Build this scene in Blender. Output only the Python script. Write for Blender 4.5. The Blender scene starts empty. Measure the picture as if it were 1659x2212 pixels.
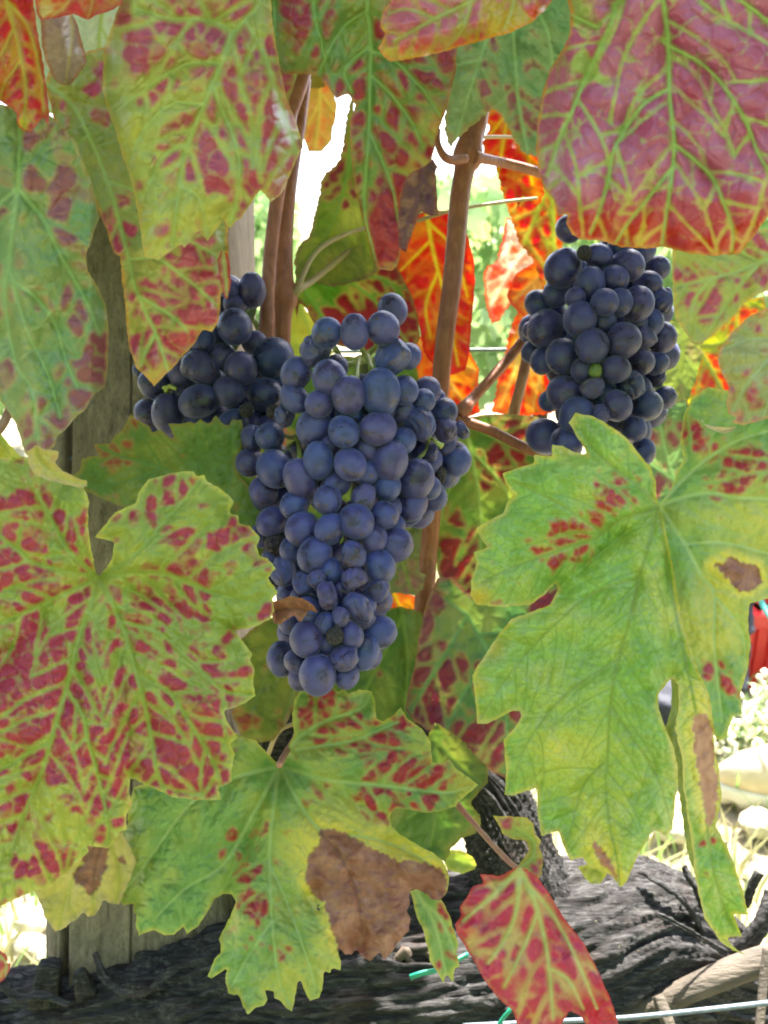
import bpy, math, random
import numpy as np
from mathutils import Vector, Matrix, Quaternion

# ------------------------------------------------------------------ camera, world, sun, exposure
scene = bpy.context.scene
COL = scene.collection
CAM = Vector((0.0, 0.0, 0.75))
PITCH = math.radians(18.0)
F_PX, CU, CV = 1736.0, 829.5, 1106.0            # focal length and centre, in units of a 1659 x 2212 frame
cam_d = bpy.data.cameras.new('camera')
cam = bpy.data.objects.new('camera', cam_d); COL.objects.link(cam)
cam.location = CAM
cam.rotation_euler = (math.pi / 2 - PITCH, 0, 0)
cam_d.sensor_fit = 'VERTICAL'
cam_d.angle = 2 * math.atan(1106.0 / F_PX)
cam_d.clip_start = 0.01; cam_d.clip_end = 600
cam_d.dof.use_dof = True; cam_d.dof.focus_distance = 0.31; cam_d.dof.aperture_fstop = 11.0
scene.camera = cam

SUN_EL, SUN_AZ = math.radians(61), math.radians(20)   # azimuth from +Y (the way the camera looks) towards +X
world = bpy.data.worlds.new('World'); scene.world = world; world.use_nodes = True
wn = world.node_tree.nodes; wl = world.node_tree.links
bg = wn['Background']
sky = wn.new('ShaderNodeTexSky'); sky.sky_type = 'NISHITA'; sky.sun_disc = False
sky.sun_elevation = SUN_EL; sky.sun_rotation = SUN_AZ; sky.dust_density = 4.0; sky.air_density = 0.8; sky.ozone_density = 0.4; sky.altitude = 200
wl.new(sky.outputs[0], bg.inputs[0]); bg.inputs[1].default_value = 0.15
sun_d = bpy.data.lights.new('sun', 'SUN'); sun_d.energy = 4.5; sun_d.angle = math.radians(0.55); sun_d.color = (1.0, 0.95, 0.86)
sun = bpy.data.objects.new('sun', sun_d); COL.objects.link(sun); sun.location = (1, 2, 5)
to_sun = Vector((math.sin(SUN_AZ) * math.cos(SUN_EL), math.cos(SUN_AZ) * math.cos(SUN_EL), math.sin(SUN_EL)))
sun.rotation_euler = to_sun.to_track_quat('Z', 'Y').to_euler()
scene.view_settings.view_transform = 'Standard'; scene.view_settings.look = 'None'
scene.view_settings.gamma = 1.0; scene.view_settings.use_curve_mapping = False
scene.view_settings.exposure = 2.8
scene.render.engine = 'CYCLES'
cy = scene.cycles
cy.use_denoising = True; cy.filter_width = 1.9; cy.max_bounces = 8; cy.transmission_bounces = 6; cy.diffuse_bounces = 4
cy.sample_clamp_indirect = 6.0

rng = np.random.default_rng(7)
random.seed(7)

# ------------------------------------------------------------------ geometry helpers
CP, SP = math.cos(PITCH), math.sin(PITCH)
def PW(u, v, d):
    """Points in world space: where a sight line (u, v) meets the depth d (metres along the view axis)."""
    u = np.asarray(u, float); v = np.asarray(v, float); d = np.asarray(d, float)
    x = (u - CU) / F_PX * d; y = -(v - CV) / F_PX * d
    return np.stack([CAM.x + x, CAM.y + d * CP + y * SP, CAM.z - d * SP + y * CP], -1)
def P1(u, v, d): return Vector(PW(u, v, d).tolist())

def hash3(i, j, k, s=0):
    h = (i.astype(np.int64) * 374761393 + j.astype(np.int64) * 668265263 + k.astype(np.int64) * 2147483647 + s * 1274126177) & 0xffffffff
    h = ((h ^ (h >> 13)) * 1274126177) & 0xffffffff
    h = (h ^ (h >> 16)) & 0xffffffff
    return h.astype(np.float64) / 4294967295.0
def noise(x, y, z=None, s=0):
    x = np.asarray(x, float); y = np.asarray(y, float)
    z = np.zeros_like(x) if z is None else np.asarray(z, float) + 0 * x
    i = np.floor(x); j = np.floor(y); k = np.floor(z)
    fx, fy, fz = x - i, y - j, z - k
    fx = fx * fx * (3 - 2 * fx); fy = fy * fy * (3 - 2 * fy); fz = fz * fz * (3 - 2 * fz)
    def c(a, b, e): return hash3(i + a, j + b, k + e, s)
    v0 = (c(0,0,0) * (1-fx) + c(1,0,0) * fx) * (1-fy) + (c(0,1,0) * (1-fx) + c(1,1,0) * fx) * fy
    v1 = (c(0,0,1) * (1-fx) + c(1,0,1) * fx) * (1-fy) + (c(0,1,1) * (1-fx) + c(1,1,1) * fx) * fy
    return (v0 * (1-fz) + v1 * fz) * 2 - 1
def fbm(x, y, z=None, s=0, o=3):
    r = 0; a = 1.0; t = 0
    for q in range(o):
        f = 2.03 ** q
        r = r + a * noise(np.asarray(x) * f, np.asarray(y) * f, None if z is None else np.asarray(z) * f, s + q * 17); t += a; a *= .5
    return r / t
def sstep(a, b, x):
    t = np.clip((np.asarray(x, float) - a) / (b - a), 0, 1); return t * t * (3 - 2 * t)

def tag(o, label=None, cat=None, group=None, kind=None):
    if label: o['label'] = label
    if cat: o['category'] = cat
    if group: o['group'] = group
    if kind: o['kind'] = kind
    return o
WORLD = {}
def place(o, parent, origin):
    origin = Vector(origin)
    if parent is not None:
        o.parent = parent; o.location = origin - WORLD[parent.name]
    else: o.location = origin
    COL.objects.link(o); WORLD[o.name] = origin
    return o
def empty(name, origin, parent=None):
    o = bpy.data.objects.new(name, None); o.empty_display_size = .02
    return place(o, parent, origin)
def npmesh(name, V, F, smooth=True):
    V = np.asarray(V, np.float32); F = np.asarray(F, np.int32)
    me = bpy.data.meshes.new(name)
    me.vertices.add(len(V)); me.vertices.foreach_set('co', V.ravel())
    k = F.shape[1]
    me.loops.add(F.size); me.loops.foreach_set('vertex_index', F.ravel())
    me.polygons.add(len(F)); me.polygons.foreach_set('loop_start', np.arange(len(F), dtype=np.int32) * k)
    try: me.polygons.foreach_set('loop_total', np.full(len(F), k, np.int32))
    except Exception: pass
    me.polygons.foreach_set('use_smooth', np.full(len(F), smooth))
    me.update(calc_edges=True); me.validate()
    return me
def nobj(name, V, F, mat, parent=None, origin=None, smooth=True):
    V = np.asarray(V, float)
    origin = Vector(V.mean(0).tolist()) if origin is None else Vector(origin)
    me = npmesh(name, V - np.array(origin), F, smooth); me.materials.append(mat)
    return place(bpy.data.objects.new(name, me), parent, origin)

def catmull(P, step):
    """Smooth curve through the rows of P (any dimension; the first two set the arc length)."""
    P = np.asarray(P, float)
    if len(P) < 3:
        n = max(2, int(np.linalg.norm(P[1, :2] - P[0, :2]) / step) + 1); t = np.linspace(0, 1, n)[:, None]
        return P[0] * (1 - t) + P[1] * t
    Q = np.vstack([2 * P[0] - P[1], P, 2 * P[-1] - P[-2]]); out = []
    for i in range(1, len(Q) - 2):
        p0, p1, p2, p3 = Q[i-1], Q[i], Q[i+1], Q[i+2]
        n = max(1, int(np.linalg.norm(p2[:2] - p1[:2]) / step))
        t = (np.arange(n) / n)[:, None]
        out.append(.5 * ((2*p1) + (-p0+p2)*t + (2*p0-5*p1+4*p2-p3)*t*t + (-p0+3*p1-3*p2+p3)*t**3))
    out.append(P[-1:]); return np.vstack(out)

def seg_dist(pts, A, B, W=None, chunk=6000):
    """Smallest distance (less the width W) from each point to the segments A-B."""
    pts = pts.astype(np.float32); A = A.astype(np.float32); B = B.astype(np.float32)
    D = B - A; L = (D * D).sum(1) + 1e-9; out = np.empty(len(pts), np.float32); near = np.empty((len(pts), 2), np.float32)
    for s in range(0, len(pts), chunk):
        p = pts[s:s+chunk]
        t = ((p[:, None, 0] - A[None, :, 0]) * D[None, :, 0] + (p[:, None, 1] - A[None, :, 1]) * D[None, :, 1]) / L[None]
        np.clip(t, 0, 1, out=t)
        dx = A[None, :, 0] + t * D[None, :, 0] - p[:, None, 0]; dy = A[None, :, 1] + t * D[None, :, 1] - p[:, None, 1]
        d = np.sqrt(dx * dx + dy * dy)
        if W is not None: d = d - W[None]
        k = d.argmin(1); r = np.arange(len(p)); out[s:s+chunk] = d[r, k]
        near[s:s+chunk, 0] = p[:, 0] + dx[r, k]; near[s:s+chunk, 1] = p[:, 1] + dy[r, k]
    return out, near
def inside(pts, poly, chunk=8000):
    x0, y0 = poly[:, 0], poly[:, 1]; x1, y1 = np.roll(x0, -1), np.roll(y0, -1)
    res = np.empty(len(pts), bool)
    for s in range(0, len(pts), chunk):
        p = pts[s:s+chunk]; px = p[:, 0:1]; py = p[:, 1:2]
        c = ((y0 > py) != (y1 > py)) & (px < (x1 - x0) * (py - y0) / (y1 - y0 + 1e-12) + x0)
        res[s:s+chunk] = (c.sum(1) % 2) == 1
    return res
def sdist(pts, poly):
    """Signed distance, positive inside."""
    d, n = seg_dist(pts, poly, np.roll(poly, -1, 0)); ins = inside(pts, poly)
    return np.where(ins, d, -d), n, ins

def tube_mesh(P, R, seg=16, prof=None, disp=None, cap=True):
    """Tube along world points P (n x 3) with radii R; prof(angle, s) scales, disp(points, angle, s) adds."""
    P = np.asarray(P, float); n = len(P); R = np.asarray(R, float)
    T = np.gradient(P, axis=0); T /= np.linalg.norm(T, axis=1)[:, None] + 1e-12
    up = np.array([0.0, -1.0, 0.2]); N = np.empty_like(P)
    a = np.cross(T[0], up); a /= np.linalg.norm(a) + 1e-9
    for i in range(n):
        a = a - T[i] * (a @ T[i]); a /= np.linalg.norm(a) + 1e-12; N[i] = a
    B = np.cross(T, N)
    th = np.linspace(0, 2 * np.pi, seg, endpoint=False)
    s = np.concatenate([[0], np.cumsum(np.linalg.norm(np.diff(P, axis=0), axis=1))])
    S, TH = np.meshgrid(s, th, indexing='ij')
    dirv = N[:, None] * np.cos(TH)[..., None] + B[:, None] * np.sin(TH)[..., None]
    rad = np.repeat(R[:, None], seg, 1)
    if prof is not None: rad = rad * prof(TH, S)
    pos = P[:, None] + dirv * rad[..., None]
    if disp is not None: pos = pos + dirv * disp(pos, TH, S)[..., None]
    V = pos.reshape(-1, 3)
    i, j = np.meshgrid(np.arange(n - 1), np.arange(seg), indexing='ij'); j2 = (j + 1) % seg
    F = np.stack([i*seg+j, i*seg+j2, (i+1)*seg+j2, (i+1)*seg+j], -1).reshape(-1, 4)
    F = np.vstack([F[:, [0, 1, 2]], F[:, [0, 2, 3]]])
    if cap:
        a0 = len(V); V = np.vstack([V, P[:1], P[-1:]]); jj = np.arange(seg); j2 = (jj + 1) % seg
        F = np.vstack([F, np.stack([np.full(seg, a0), j2, jj], -1), np.stack([np.full(seg, a0+1), (n-1)*seg+jj, (n-1)*seg+j2], -1)])
    return V, F
def px_tube(pts, step=6, **k):
    """pts rows (u, v, depth, radius in frame units) -> world points and radii."""
    C = catmull(pts, step); return PW(C[:, 0], C[:, 1], C[:, 2]), C[:, 3] * C[:, 2] / F_PX
def join(parts):
    V = []; F = []; n = 0
    for v, f in parts: V.append(v); F.append(np.asarray(f) + n); n += len(v)
    return np.vstack(V), np.vstack(F)

# ------------------------------------------------------------------ material helpers
class NT:
    def __init__(s, name):
        s.m = bpy.data.materials.new(name); s.m.use_nodes = True; s.t = s.m.node_tree; s.n = s.t.nodes; s.n.clear()
        s.out = s.n.new('ShaderNodeOutputMaterial')
    def node(s, t, **k):
        o = s.n.new(t)
        for a, b in k.items(): setattr(o, a, b)
        return o
    def link(s, a, b): s.t.links.new(a, b)
    def put(s, sock, v):
        if isinstance(v, (int, float)): sock.default_value = v
        elif isinstance(v, tuple): sock.default_value = (*v, 1.0) if len(v) == 3 and sock.type == 'RGBA' else v
        else: s.link(v, sock)
    def mix(s, f, a, b, mode='MIX'):
        o = s.node('ShaderNodeMix', data_type='RGBA', blend_type=mode); s.put(o.inputs[0], f); s.put(o.inputs[6], a); s.put(o.inputs[7], b); return o.outputs[2]
    def math(s, op, a, b=0.0, clamp=False):
        o = s.node('ShaderNodeMath', operation=op, use_clamp=clamp); s.put(o.inputs[0], a); s.put(o.inputs[1], b); return o.outputs[0]
    def noise(s, scale, detail=3, rough=.55, vec=None, dist=0.0):
        o = s.node('ShaderNodeTexNoise'); o.inputs['Scale'].default_value = scale; o.inputs['Detail'].default_value = detail
        o.inputs['Roughness'].default_value = rough; o.inputs['Distortion'].default_value = dist
        if vec is not None: s.link(vec, o.inputs['Vector'])
        return o.outputs['Fac']
    def ramp(s, f, stops):
        o = s.node('ShaderNodeValToRGB'); s.link(f, o.inputs[0]); e = o.color_ramp.elements
        while len(e) < len(stops): e.new(.5)
        for q, (p, c) in enumerate(stops): e[q].position = p; e[q].color = (*c, 1) if len(c) == 3 else c
        return o.outputs[0]
    def obj(s): return s.node('ShaderNodeTexCoord').outputs['Object']
    def map(s, vec, scale=(1,1,1), rot=(0,0,0)):
        o = s.node('ShaderNodeMapping'); s.link(vec, o.inputs[0]); o.inputs['Scale'].default_value = scale; o.inputs['Rotation'].default_value = rot; return o.outputs[0]
    def bump(s, h, strength=.5, dist=.001):
        o = s.node('ShaderNodeBump'); s.link(h, o.inputs['Height']); o.inputs['Strength'].default_value = strength; o.inputs['Distance'].default_value = dist; return o.outputs[0]
    def principled(s, col, rough=.5, spec=.5, nrm=None, **k):
        o = s.node('ShaderNodeBsdfPrincipled'); s.put(o.inputs['Base Color'], col); s.put(o.inputs['Roughness'], rough); s.put(o.inputs['Specular IOR Level'], spec)
        if nrm is not None: s.link(nrm, o.inputs['Normal'])
        for a, b in k.items(): s.put(o.inputs[a.replace('_', ' ')], b)
        return o.outputs[0]
    def done(s, sh): s.link(sh, s.out.inputs[0]); return s.m

def leaf_material(name, st):
    t = NT(name); ob = t.obj()
    a = t.node('ShaderNodeAttribute', attribute_name='mask'); b = t.node('ShaderNodeAttribute', attribute_name='field')
    sa = t.node('ShaderNodeSeparateColor'); t.link(a.outputs['Color'], sa.inputs[0]); sb = t.node('ShaderNodeSeparateColor'); t.link(b.outputs['Color'], sb.inputs[0])
    vein, blot, marg, dry = sa.outputs[0], sa.outputs[1], sa.outputs[2], a.outputs['Alpha']
    fine, yel, rnd = sb.outputs[0], sb.outputs[1], sb.outputs[2]
    n1 = t.noise(60, 4, .6, ob); n2 = t.noise(260, 3, .6, ob); n3 = t.noise(900, 2, .6, ob)
    g = t.mix(t.ramp(n1, [(.3, (0,0,0)), (.7, (1,1,1))]), st['g1'], st['g2'])
    g = t.mix(t.math('MULTIPLY', rnd, .5), g, tuple(c * .72 for c in st['g1']))
    g = t.mix(yel, g, st['yel'])
    g = t.mix(t.math('MULTIPLY', fine, st.get('fs', .35)), g, st.get('fine', tuple(c * .5 for c in st['g2'])))
    bc = t.mix(t.ramp(n1, [(.35, (0,0,0)), (.65, (1,1,1))]), st['b1'], st['b2'])
    bc = t.mix(t.math('MULTIPLY', n2, .45), bc, tuple(min(1, c * 1.7 + .02) for c in st['b1']))
    bc = t.mix(b.outputs['Alpha'], bc, st.get('bo', (.46, .045, .012))); c0 = None
    g = t.mix(t.math('MULTIPLY', b.outputs['Alpha'], .75), g, (.52, .33, .03))
    bl = t.math('MULTIPLY', blot, t.ramp(n2, [(.2, (.72,)*3), (.5, (1,1,1))]))
    c = t.mix(marg, g, st['marg'])
    halo = t.ramp(blot, [(0.0, (0,0,0)), (.28, (st.get('halo', .38),)*3), (.7, (0,0,0))])
    c = t.mix(halo, c, st.get('haloc', (.42, .27, .09)))
    c = t.mix(t.ramp(bl, [(.06, (0,0,0)), (.72, (1,1,1))]), c, bc)
    c = t.mix(t.math('MULTIPLY', vein, st.get('vs', .8)), c, st['vein'])
    dc = t.ramp(t.noise(120, 4, .65, ob), [(.25, (.15, .055, .035)), (.5, (.24, .105, .072)), (.75, (.35, .19, .14))])
    dc = t.mix(t.math('MULTIPLY', vein, .5), dc, (.10, .04, .025))
    c = t.mix(dry, c, st['dryc'] if 'dryc' in st else dc)
    c = t.mix(t.math('MULTIPLY', n3, .16), c, (.02, .03, .01))
    # fine dust and pale specks on the surface
    c = t.mix(t.ramp(t.noise(420, 2, .5, ob), [(.72, (0,0,0)), (.80, (.25,)*3)]), c, (.45, .47, .38))
    hb = t.math('ADD', t.math('MULTIPLY', n2, .6), t.math('MULTIPLY', n3, .4))
    nrm = t.bump(hb, .4, .0004)
    ro = t.ramp(n2, [(.3, (st.get('ro', .42),)*3), (.7, (st.get('ro', .42) + .16,)*3)])
    ps = t.principled(c, ro, st.get('spec', .5), nrm)
    tr = t.node('ShaderNodeBsdfTranslucent')
    sat = t.node('ShaderNodeHueSaturation'); sat.inputs['Saturation'].default_value = 1.12; sat.inputs['Value'].default_value = 1.4; t.link(c, sat.inputs['Color'])
    t.link(sat.outputs[0], tr.inputs[0])
    mx = t.node('ShaderNodeMixShader'); mx.inputs[0].default_value = st.get('tr', .25)
    t.link(ps, mx.inputs[1]); t.link(tr.outputs[0], mx.inputs[2])
    return t.done(mx.outputs[0])

def simple_mat(name, stops, scale=60, rough=.6, spec=.4, stretch=(1,1,1), bump=.4, bdist=.001, **k):
    t = NT(name); v = t.map(t.obj(), stretch)
    n = t.noise(scale, 5, .6, v); c = t.ramp(n, stops)
    return t.done(t.principled(c, rough, spec, t.bump(t.noise(scale * 3, 4, .6, v), bump, bdist), **k))
# ------------------------------------------------------------------ leaves
def grow_veins(prim, poly, scale):
    """Side veins off the main veins, each running out until it meets another main vein or the edge."""
    segs = []; owner = []
    for k, p in enumerate(prim):
        for i in range(len(p) - 1): segs.append((p[i], p[i+1])); owner.append(k)
    A = np.array([s[0] for s in segs]); B = np.array([s[1] for s in segs]); owner = np.array(owner)
    out = []; SA = []; SB = []
    r = np.random.default_rng(int(abs(poly[:, 0].sum())) % 9973)
    for k, p in enumerate(prim):
        L = np.concatenate([[0], np.cumsum(np.linalg.norm(np.diff(p, axis=0), axis=1))])
        pos = 34 * scale; side = 1
        oth = owner != k
        while pos < L[-1] - 8:
            i = max(min(np.searchsorted(L, pos), len(p) - 1), 1)
            t = p[i] - p[i-1]; t = t / (np.linalg.norm(t) + 1e-9); c = p[i].copy()
            ang = math.radians(r.uniform(46, 60)) * side
            d = np.array([t[0]*math.cos(ang) - t[1]*math.sin(ang), t[0]*math.sin(ang) + t[1]*math.cos(ang)])
            line = [c.copy()]; n = 0; own = len(SA); maxn = int(r.uniform(16, 26) * scale)
            while n < maxn:
                d = d + t * .03 + r.normal(0, .05, 2); d /= np.linalg.norm(d); c = c + d * 8; q = c[None]; line.append(c.copy())
                if oth.any() and seg_dist(q, A[oth], B[oth])[0][0] < 5: break
                if own and n > 0 and seg_dist(q, np.array(SA[:own]), np.array(SB[:own]))[0][0] < 6: break
                if not inside(q, poly)[0]: break
                n += 1
            if len(line) > 2:
                out.append(np.array(line)); SA += list(line[:-1]); SB += list(line[1:])
            side = -side; pos += r.uniform(20, 32) * scale
    return out

def worley(x, y, s, seed):
    """Distance to the nearest cell border, and a random number per cell."""
    x = x / s; y = y / s; i = np.floor(x); j = np.floor(y); best = np.full(x.shape, 9.0); sec = best.copy(); cid = np.zeros(x.shape)
    for a in (-1, 0, 1):
        for b in (-1, 0, 1):
            ii, jj = i + a, j + b; z = np.zeros_like(ii)
            px = ii + hash3(ii, jj, z, seed); py = jj + hash3(ii, jj, z, seed + 5)
            d = np.hypot(px - x, py - y); r = hash3(ii, jj, z, seed + 9)
            m = d < best; sec = np.where(m, best, np.minimum(sec, d)); cid = np.where(m, r, cid); best = np.where(m, d, best)
    return (sec - best) * s, cid

def roughen(poly, teeth=0.0, tooth=16.0, seed=0):
    """Resample an outline with a slight wobble, and with cut teeth where asked."""
    P = np.vstack([poly, poly[:1]]); out = []; acc = 0
    for i in range(len(P) - 1):
        a, b = P[i], P[i+1]; L = np.linalg.norm(b - a); n = max(1, int(L / 5)); t = np.arange(n) / n
        q = a + (b - a) * t[:, None]; nn = np.array([-(b-a)[1], (b-a)[0]]) / (L + 1e-9)
        sarc = acc + t * L
        w = noise(sarc / 9, sarc * 0, None, seed) * 1.3 * (t > 0)
        if teeth: 
            ph = (sarc / tooth + noise(sarc / 60, sarc * 0 + 3, None, seed)) % 1.0
            w = w + teeth * (ph - .5) * 2
        out.append(q + nn * w[:, None]); acc += L
    return np.vstack(out)

N_LEAF = [0]
def build_leaf(parent, label, poly, J, veins, d0, st, g=(0, 0), den=.3, blobs=(), dry=(), s=3.6, curl=0.0, wob=.004, quilt=.0011,
               fold=.0020, teeth=0.0, tooth=16., vscale=1.0, cell=30, bend=None, yblobs=(), oblobs=(), creases=(), vw=3.4, soft=1.0, name='leaf', petiole=None, tips=0.0, hole=()):
    N_LEAF[0] += 1; seed = N_LEAF[0] * 31
    poly = np.array(poly, float); ctr = poly.mean(0)
    poly = roughen(poly, teeth, tooth, seed)
    x0, y0 = poly.min(0) - s * 2; x1, y1 = poly.max(0) + s * 2
    x0, y0, x1, y1 = max(x0, -110), max(y0, -110), min(x1, 1770), min(y1, 2320)
    nx = int((x1 - x0) / s) + 2; ny = int((y1 - y0) / (s * .866)) + 2
    jj, ii = np.meshgrid(np.arange(ny), np.arange(nx), indexing='ij')
    X = x0 + ii * s + (jj % 2) * s * .5; Y = y0 + jj * s * .866
    pts = np.stack([X.ravel(), Y.ravel()], 1)
    cand_d, near, ins = sdist(pts, poly)
    for h in hole:
        hd, hn, hi = sdist(pts, roughen(np.array(h, float), 0, 16, seed + 3)); m = hi | (hd > -s * .8)
        near[hi] = hn[hi]; cand_d = np.where(hi, -np.abs(hd), np.minimum(cand_d, -hd)); ins &= ~hi
    idx = np.arange(nx * ny).reshape(ny, nx)
    a, b, c, d = idx[:-1, :-1], idx[:-1, 1:], idx[1:, :-1], idx[1:, 1:]
    ev = (np.arange(ny - 1) % 2 == 0)[:, None] & np.ones((1, nx - 1), bool)
    T1 = np.where(ev[..., None], np.stack([a, b, c], -1), np.stack([a, b, d], -1)).reshape(-1, 3)
    T2 = np.where(ev[..., None], np.stack([b, d, c], -1), np.stack([a, d, c], -1)).reshape(-1, 3)
    T = np.vstack([T1, T2])
    keep = ins[T].any(1) & (cand_d[T] > -s * 1.3).all(1)
    T = T[keep]
    mv = (~ins); pts2 = pts.copy(); pts2[mv] = near[mv]
    cen = pts2[T].mean(1)
    area = np.abs(np.cross(pts2[T[:, 1]] - pts2[T[:, 0]], pts2[T[:, 2]] - pts2[T[:, 0]]))
    T = T[area > .15]
    used, inv = np.unique(T, return_inverse=True); T = inv.reshape(-1, 3); p = pts2[used]
    ed = np.clip(np.where(ins[used], cand_d[used], 0), 0, None)
    x, y = p[:, 0], p[:, 1]
    prim = [catmull(np.array(v, float), 7) for v in veins]
    A = np.vstack([q[:-1] for q in prim]); B = np.vstack([q[1:] for q in prim])
    W = []
    for q in prim:
        L = np.linalg.norm(np.diff(q, axis=0), axis=1).cumsum(); tt = L / max(L[-1], 1); first = np.linalg.norm(q[0] - np.array(J)) < 30
        W.append((vw if first else vw * .6) * (1 - tt * .75))
    W = np.concatenate(W)
    pd = seg_dist(p, A, B, W)[0].astype(float)
    sec = grow_veins(prim, poly, vscale)
    if sec:
        sd = seg_dist(p, np.vstack([q[:-1] for q in sec]), np.vstack([q[1:] for q in sec]))[0].astype(float)
    else: sd = np.full(len(p), 99.)
    wx = x + 13 * fbm(x / 26, y / 26, None, seed, 3); wy = y + 13 * fbm(x / 26, y / 26, None, seed + 2, 3)
    cb, cid = worley(wx, wy, cell * vscale, seed)
    cb2, cid2 = worley(wx + 7 * fbm(x / 9, y / 9, None, seed + 4), wy, cell * vscale * .5, seed + 77)
    cp, _c = worley(x + 4 * fbm(x / 30, y / 30, None, seed + 60), y + 4 * fbm(x / 30, y / 30, None, seed + 61), cell * vscale * .8, seed + 33)
    cp2, _c = worley(x, y, cell * vscale * .36, seed + 34)
    # blotches: whole cells between the veins turn colour
    D = np.full(len(p), float(den)) + .13 * fbm(x / 90, y / 90, None, seed + 8)
    for (bu, bv, br, ba) in blobs:
        D = D + ba * np.exp(-((x - bu) ** 2 + (y - bv) ** 2) / (br * br))
    on = sstep(-.13 * soft, .13 * soft, D - cid * .74 - cid2 * .26)
    jag = 2.8 * fbm(x / 9, y / 9, None, seed + 5, 3)
    shape = (.35 + .65 * sstep(-.5, 7 * soft, cb * 1.1 + jag)) * sstep(-.5, 8.5 * soft, sd + jag) * sstep(-1, 8 * soft, pd + jag)
    shape = sstep(.18, 1.0, shape)
    full = sstep(1.05, 1.5, D)                        # where the colour has run together
    blot = np.clip(np.maximum(on * shape, full * on * sstep(-1, 4, pd) * .95), 0, 1) * sstep(0, 7, ed + 4 * fbm(x/8, y/8, None, seed+1))
    blot *= .78 + .22 * cid2
    ea = np.concatenate([T[:, 0], T[:, 1], T[:, 2]]); eb = np.concatenate([T[:, 1], T[:, 2], T[:, 0]])          # let the colour bleed a little
    for _ in range(3 if soft > 1.3 else 2):
        sm = np.bincount(ea, blot[eb], len(p)) + np.bincount(eb, blot[ea], len(p)); ct = np.bincount(ea, minlength=len(p)) + np.bincount(eb, minlength=len(p))
        blot = .35 * blot + .65 * sm / np.maximum(ct, 1)
    vein = np.clip(1 - np.clip(pd, 0, None) / 2.6, 0, 1)
    fine = np.maximum(np.clip(1 - sd / 3.4, 0, 1), np.maximum(.7 * np.clip(1 - cp / 2.4, 0, 1), .32 * np.clip(1 - cp2 / 1.8, 0, 1)))
    marg = sstep(11 + 9 * fbm(x / 30, y / 30, None, seed + 6), 0, ed)
    yel = np.clip(.5 * fbm(x / 70, y / 70, None, seed + 11) + .05, 0, 1)
    for (bu, bv, br, ba) in yblobs: yel = yel + ba * np.exp(-((x - bu) ** 2 + (y - bv) ** 2) / (br * br))
    ora = np.zeros(len(p))
    for (bu, bv, br, ba) in oblobs: ora = ora + ba * np.exp(-((x - bu) ** 2 + (y - bv) ** 2) / (br * br))
    ora = np.clip(ora * (1 + .5 * fbm(x / 25, y / 25, None, seed + 41)), 0, 1)
    dr = np.zeros(len(p))
    for q in dry:
        q = roughen(np.array(q, float), 3, 19, seed); dd = sdist(p, q)[0].astype(float) + 4 * fbm(x / 12, y / 12, None, seed)
        dr = np.maximum(dr, sstep(-2, 3, dd)); yel = np.maximum(yel, sstep(-34, -3, dd) * 1.0)
    blot = blot * (1 - dr)
    # shape: depth along the view axis
    dep = d0 + g[0] * (x - ctr[0]) / 1000 + g[1] * (y - ctr[1]) / 1000
    dep = dep + wob * fbm(x / 170, y / 170, None, seed + 20) + wob * .35 * fbm(x / 55, y / 55, None, seed + 21)
    m1 = np.minimum(np.minimum(cp, sd), pd + 1); puff = sstep(-1, 11, m1) * .6 + .6 * sstep(0, 26, np.minimum(sd, pd + 2)) + .12 * sstep(0, 5, cp2)
    dep = dep - quilt * puff * (1 - dr * .5) + dr * (.0014 * fbm(x / 24, y / 24, None, seed + 3, 3) - .0005 * (1 - np.abs(fbm(x / 34, y / 34, None, seed + 71, 2)) * 3))
    dep = dep + quilt * .14 * fbm(x / 8, y / 8, None, seed + 33)
    if fold: dep = dep + fold * np.exp(-np.clip(pd, 0, None) / 30)
    if curl: dep = dep + curl * (1 - sstep(0, 46, ed)) * (.6 + .6 * noise(x / 60, y / 60, None, seed + 13))
    for (ca, cb_, am, wd) in creases:
        dd = seg_dist(p, np.array([ca], float), np.array([cb_], float))[0].astype(float); dep = dep + am * np.exp(-dd / wd)
    if bend is not None: dep = dep + bend(x, y)
    V = PW(x, y, dep)
    o3 = V[np.argmin((x - J[0]) ** 2 + (y - J[1]) ** 2)]
    me = npmesh(name, V - o3, T[:, ::-1])
    zc = np.zeros_like(pd)
    for nm, ch in (('mask', (vein, blot, marg, dr)), ('field', (fine, np.clip(yel, 0, 1), cid, ora))):
        at = me.color_attributes.new(nm, 'FLOAT_COLOR', 'POINT')
        at.data.foreach_set('color', np.stack(ch, 1).astype(np.float32).ravel())
    me.materials.append(leaf_material(name, st))
    o = place(bpy.data.objects.new(name, me), parent, Vector(o3.tolist()))
    if label: o['label'] = label
    if petiole:
        Pp, R = px_tube(petiole); v, f = tube_mesh(Pp, R, 10, disp=lambda q, a, s: .00012 * noise(q[..., 0]*900, q[..., 1]*900, q[..., 2]*900))
        nobj('petiole', v, f, M['petiole'], o)
    return o

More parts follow.
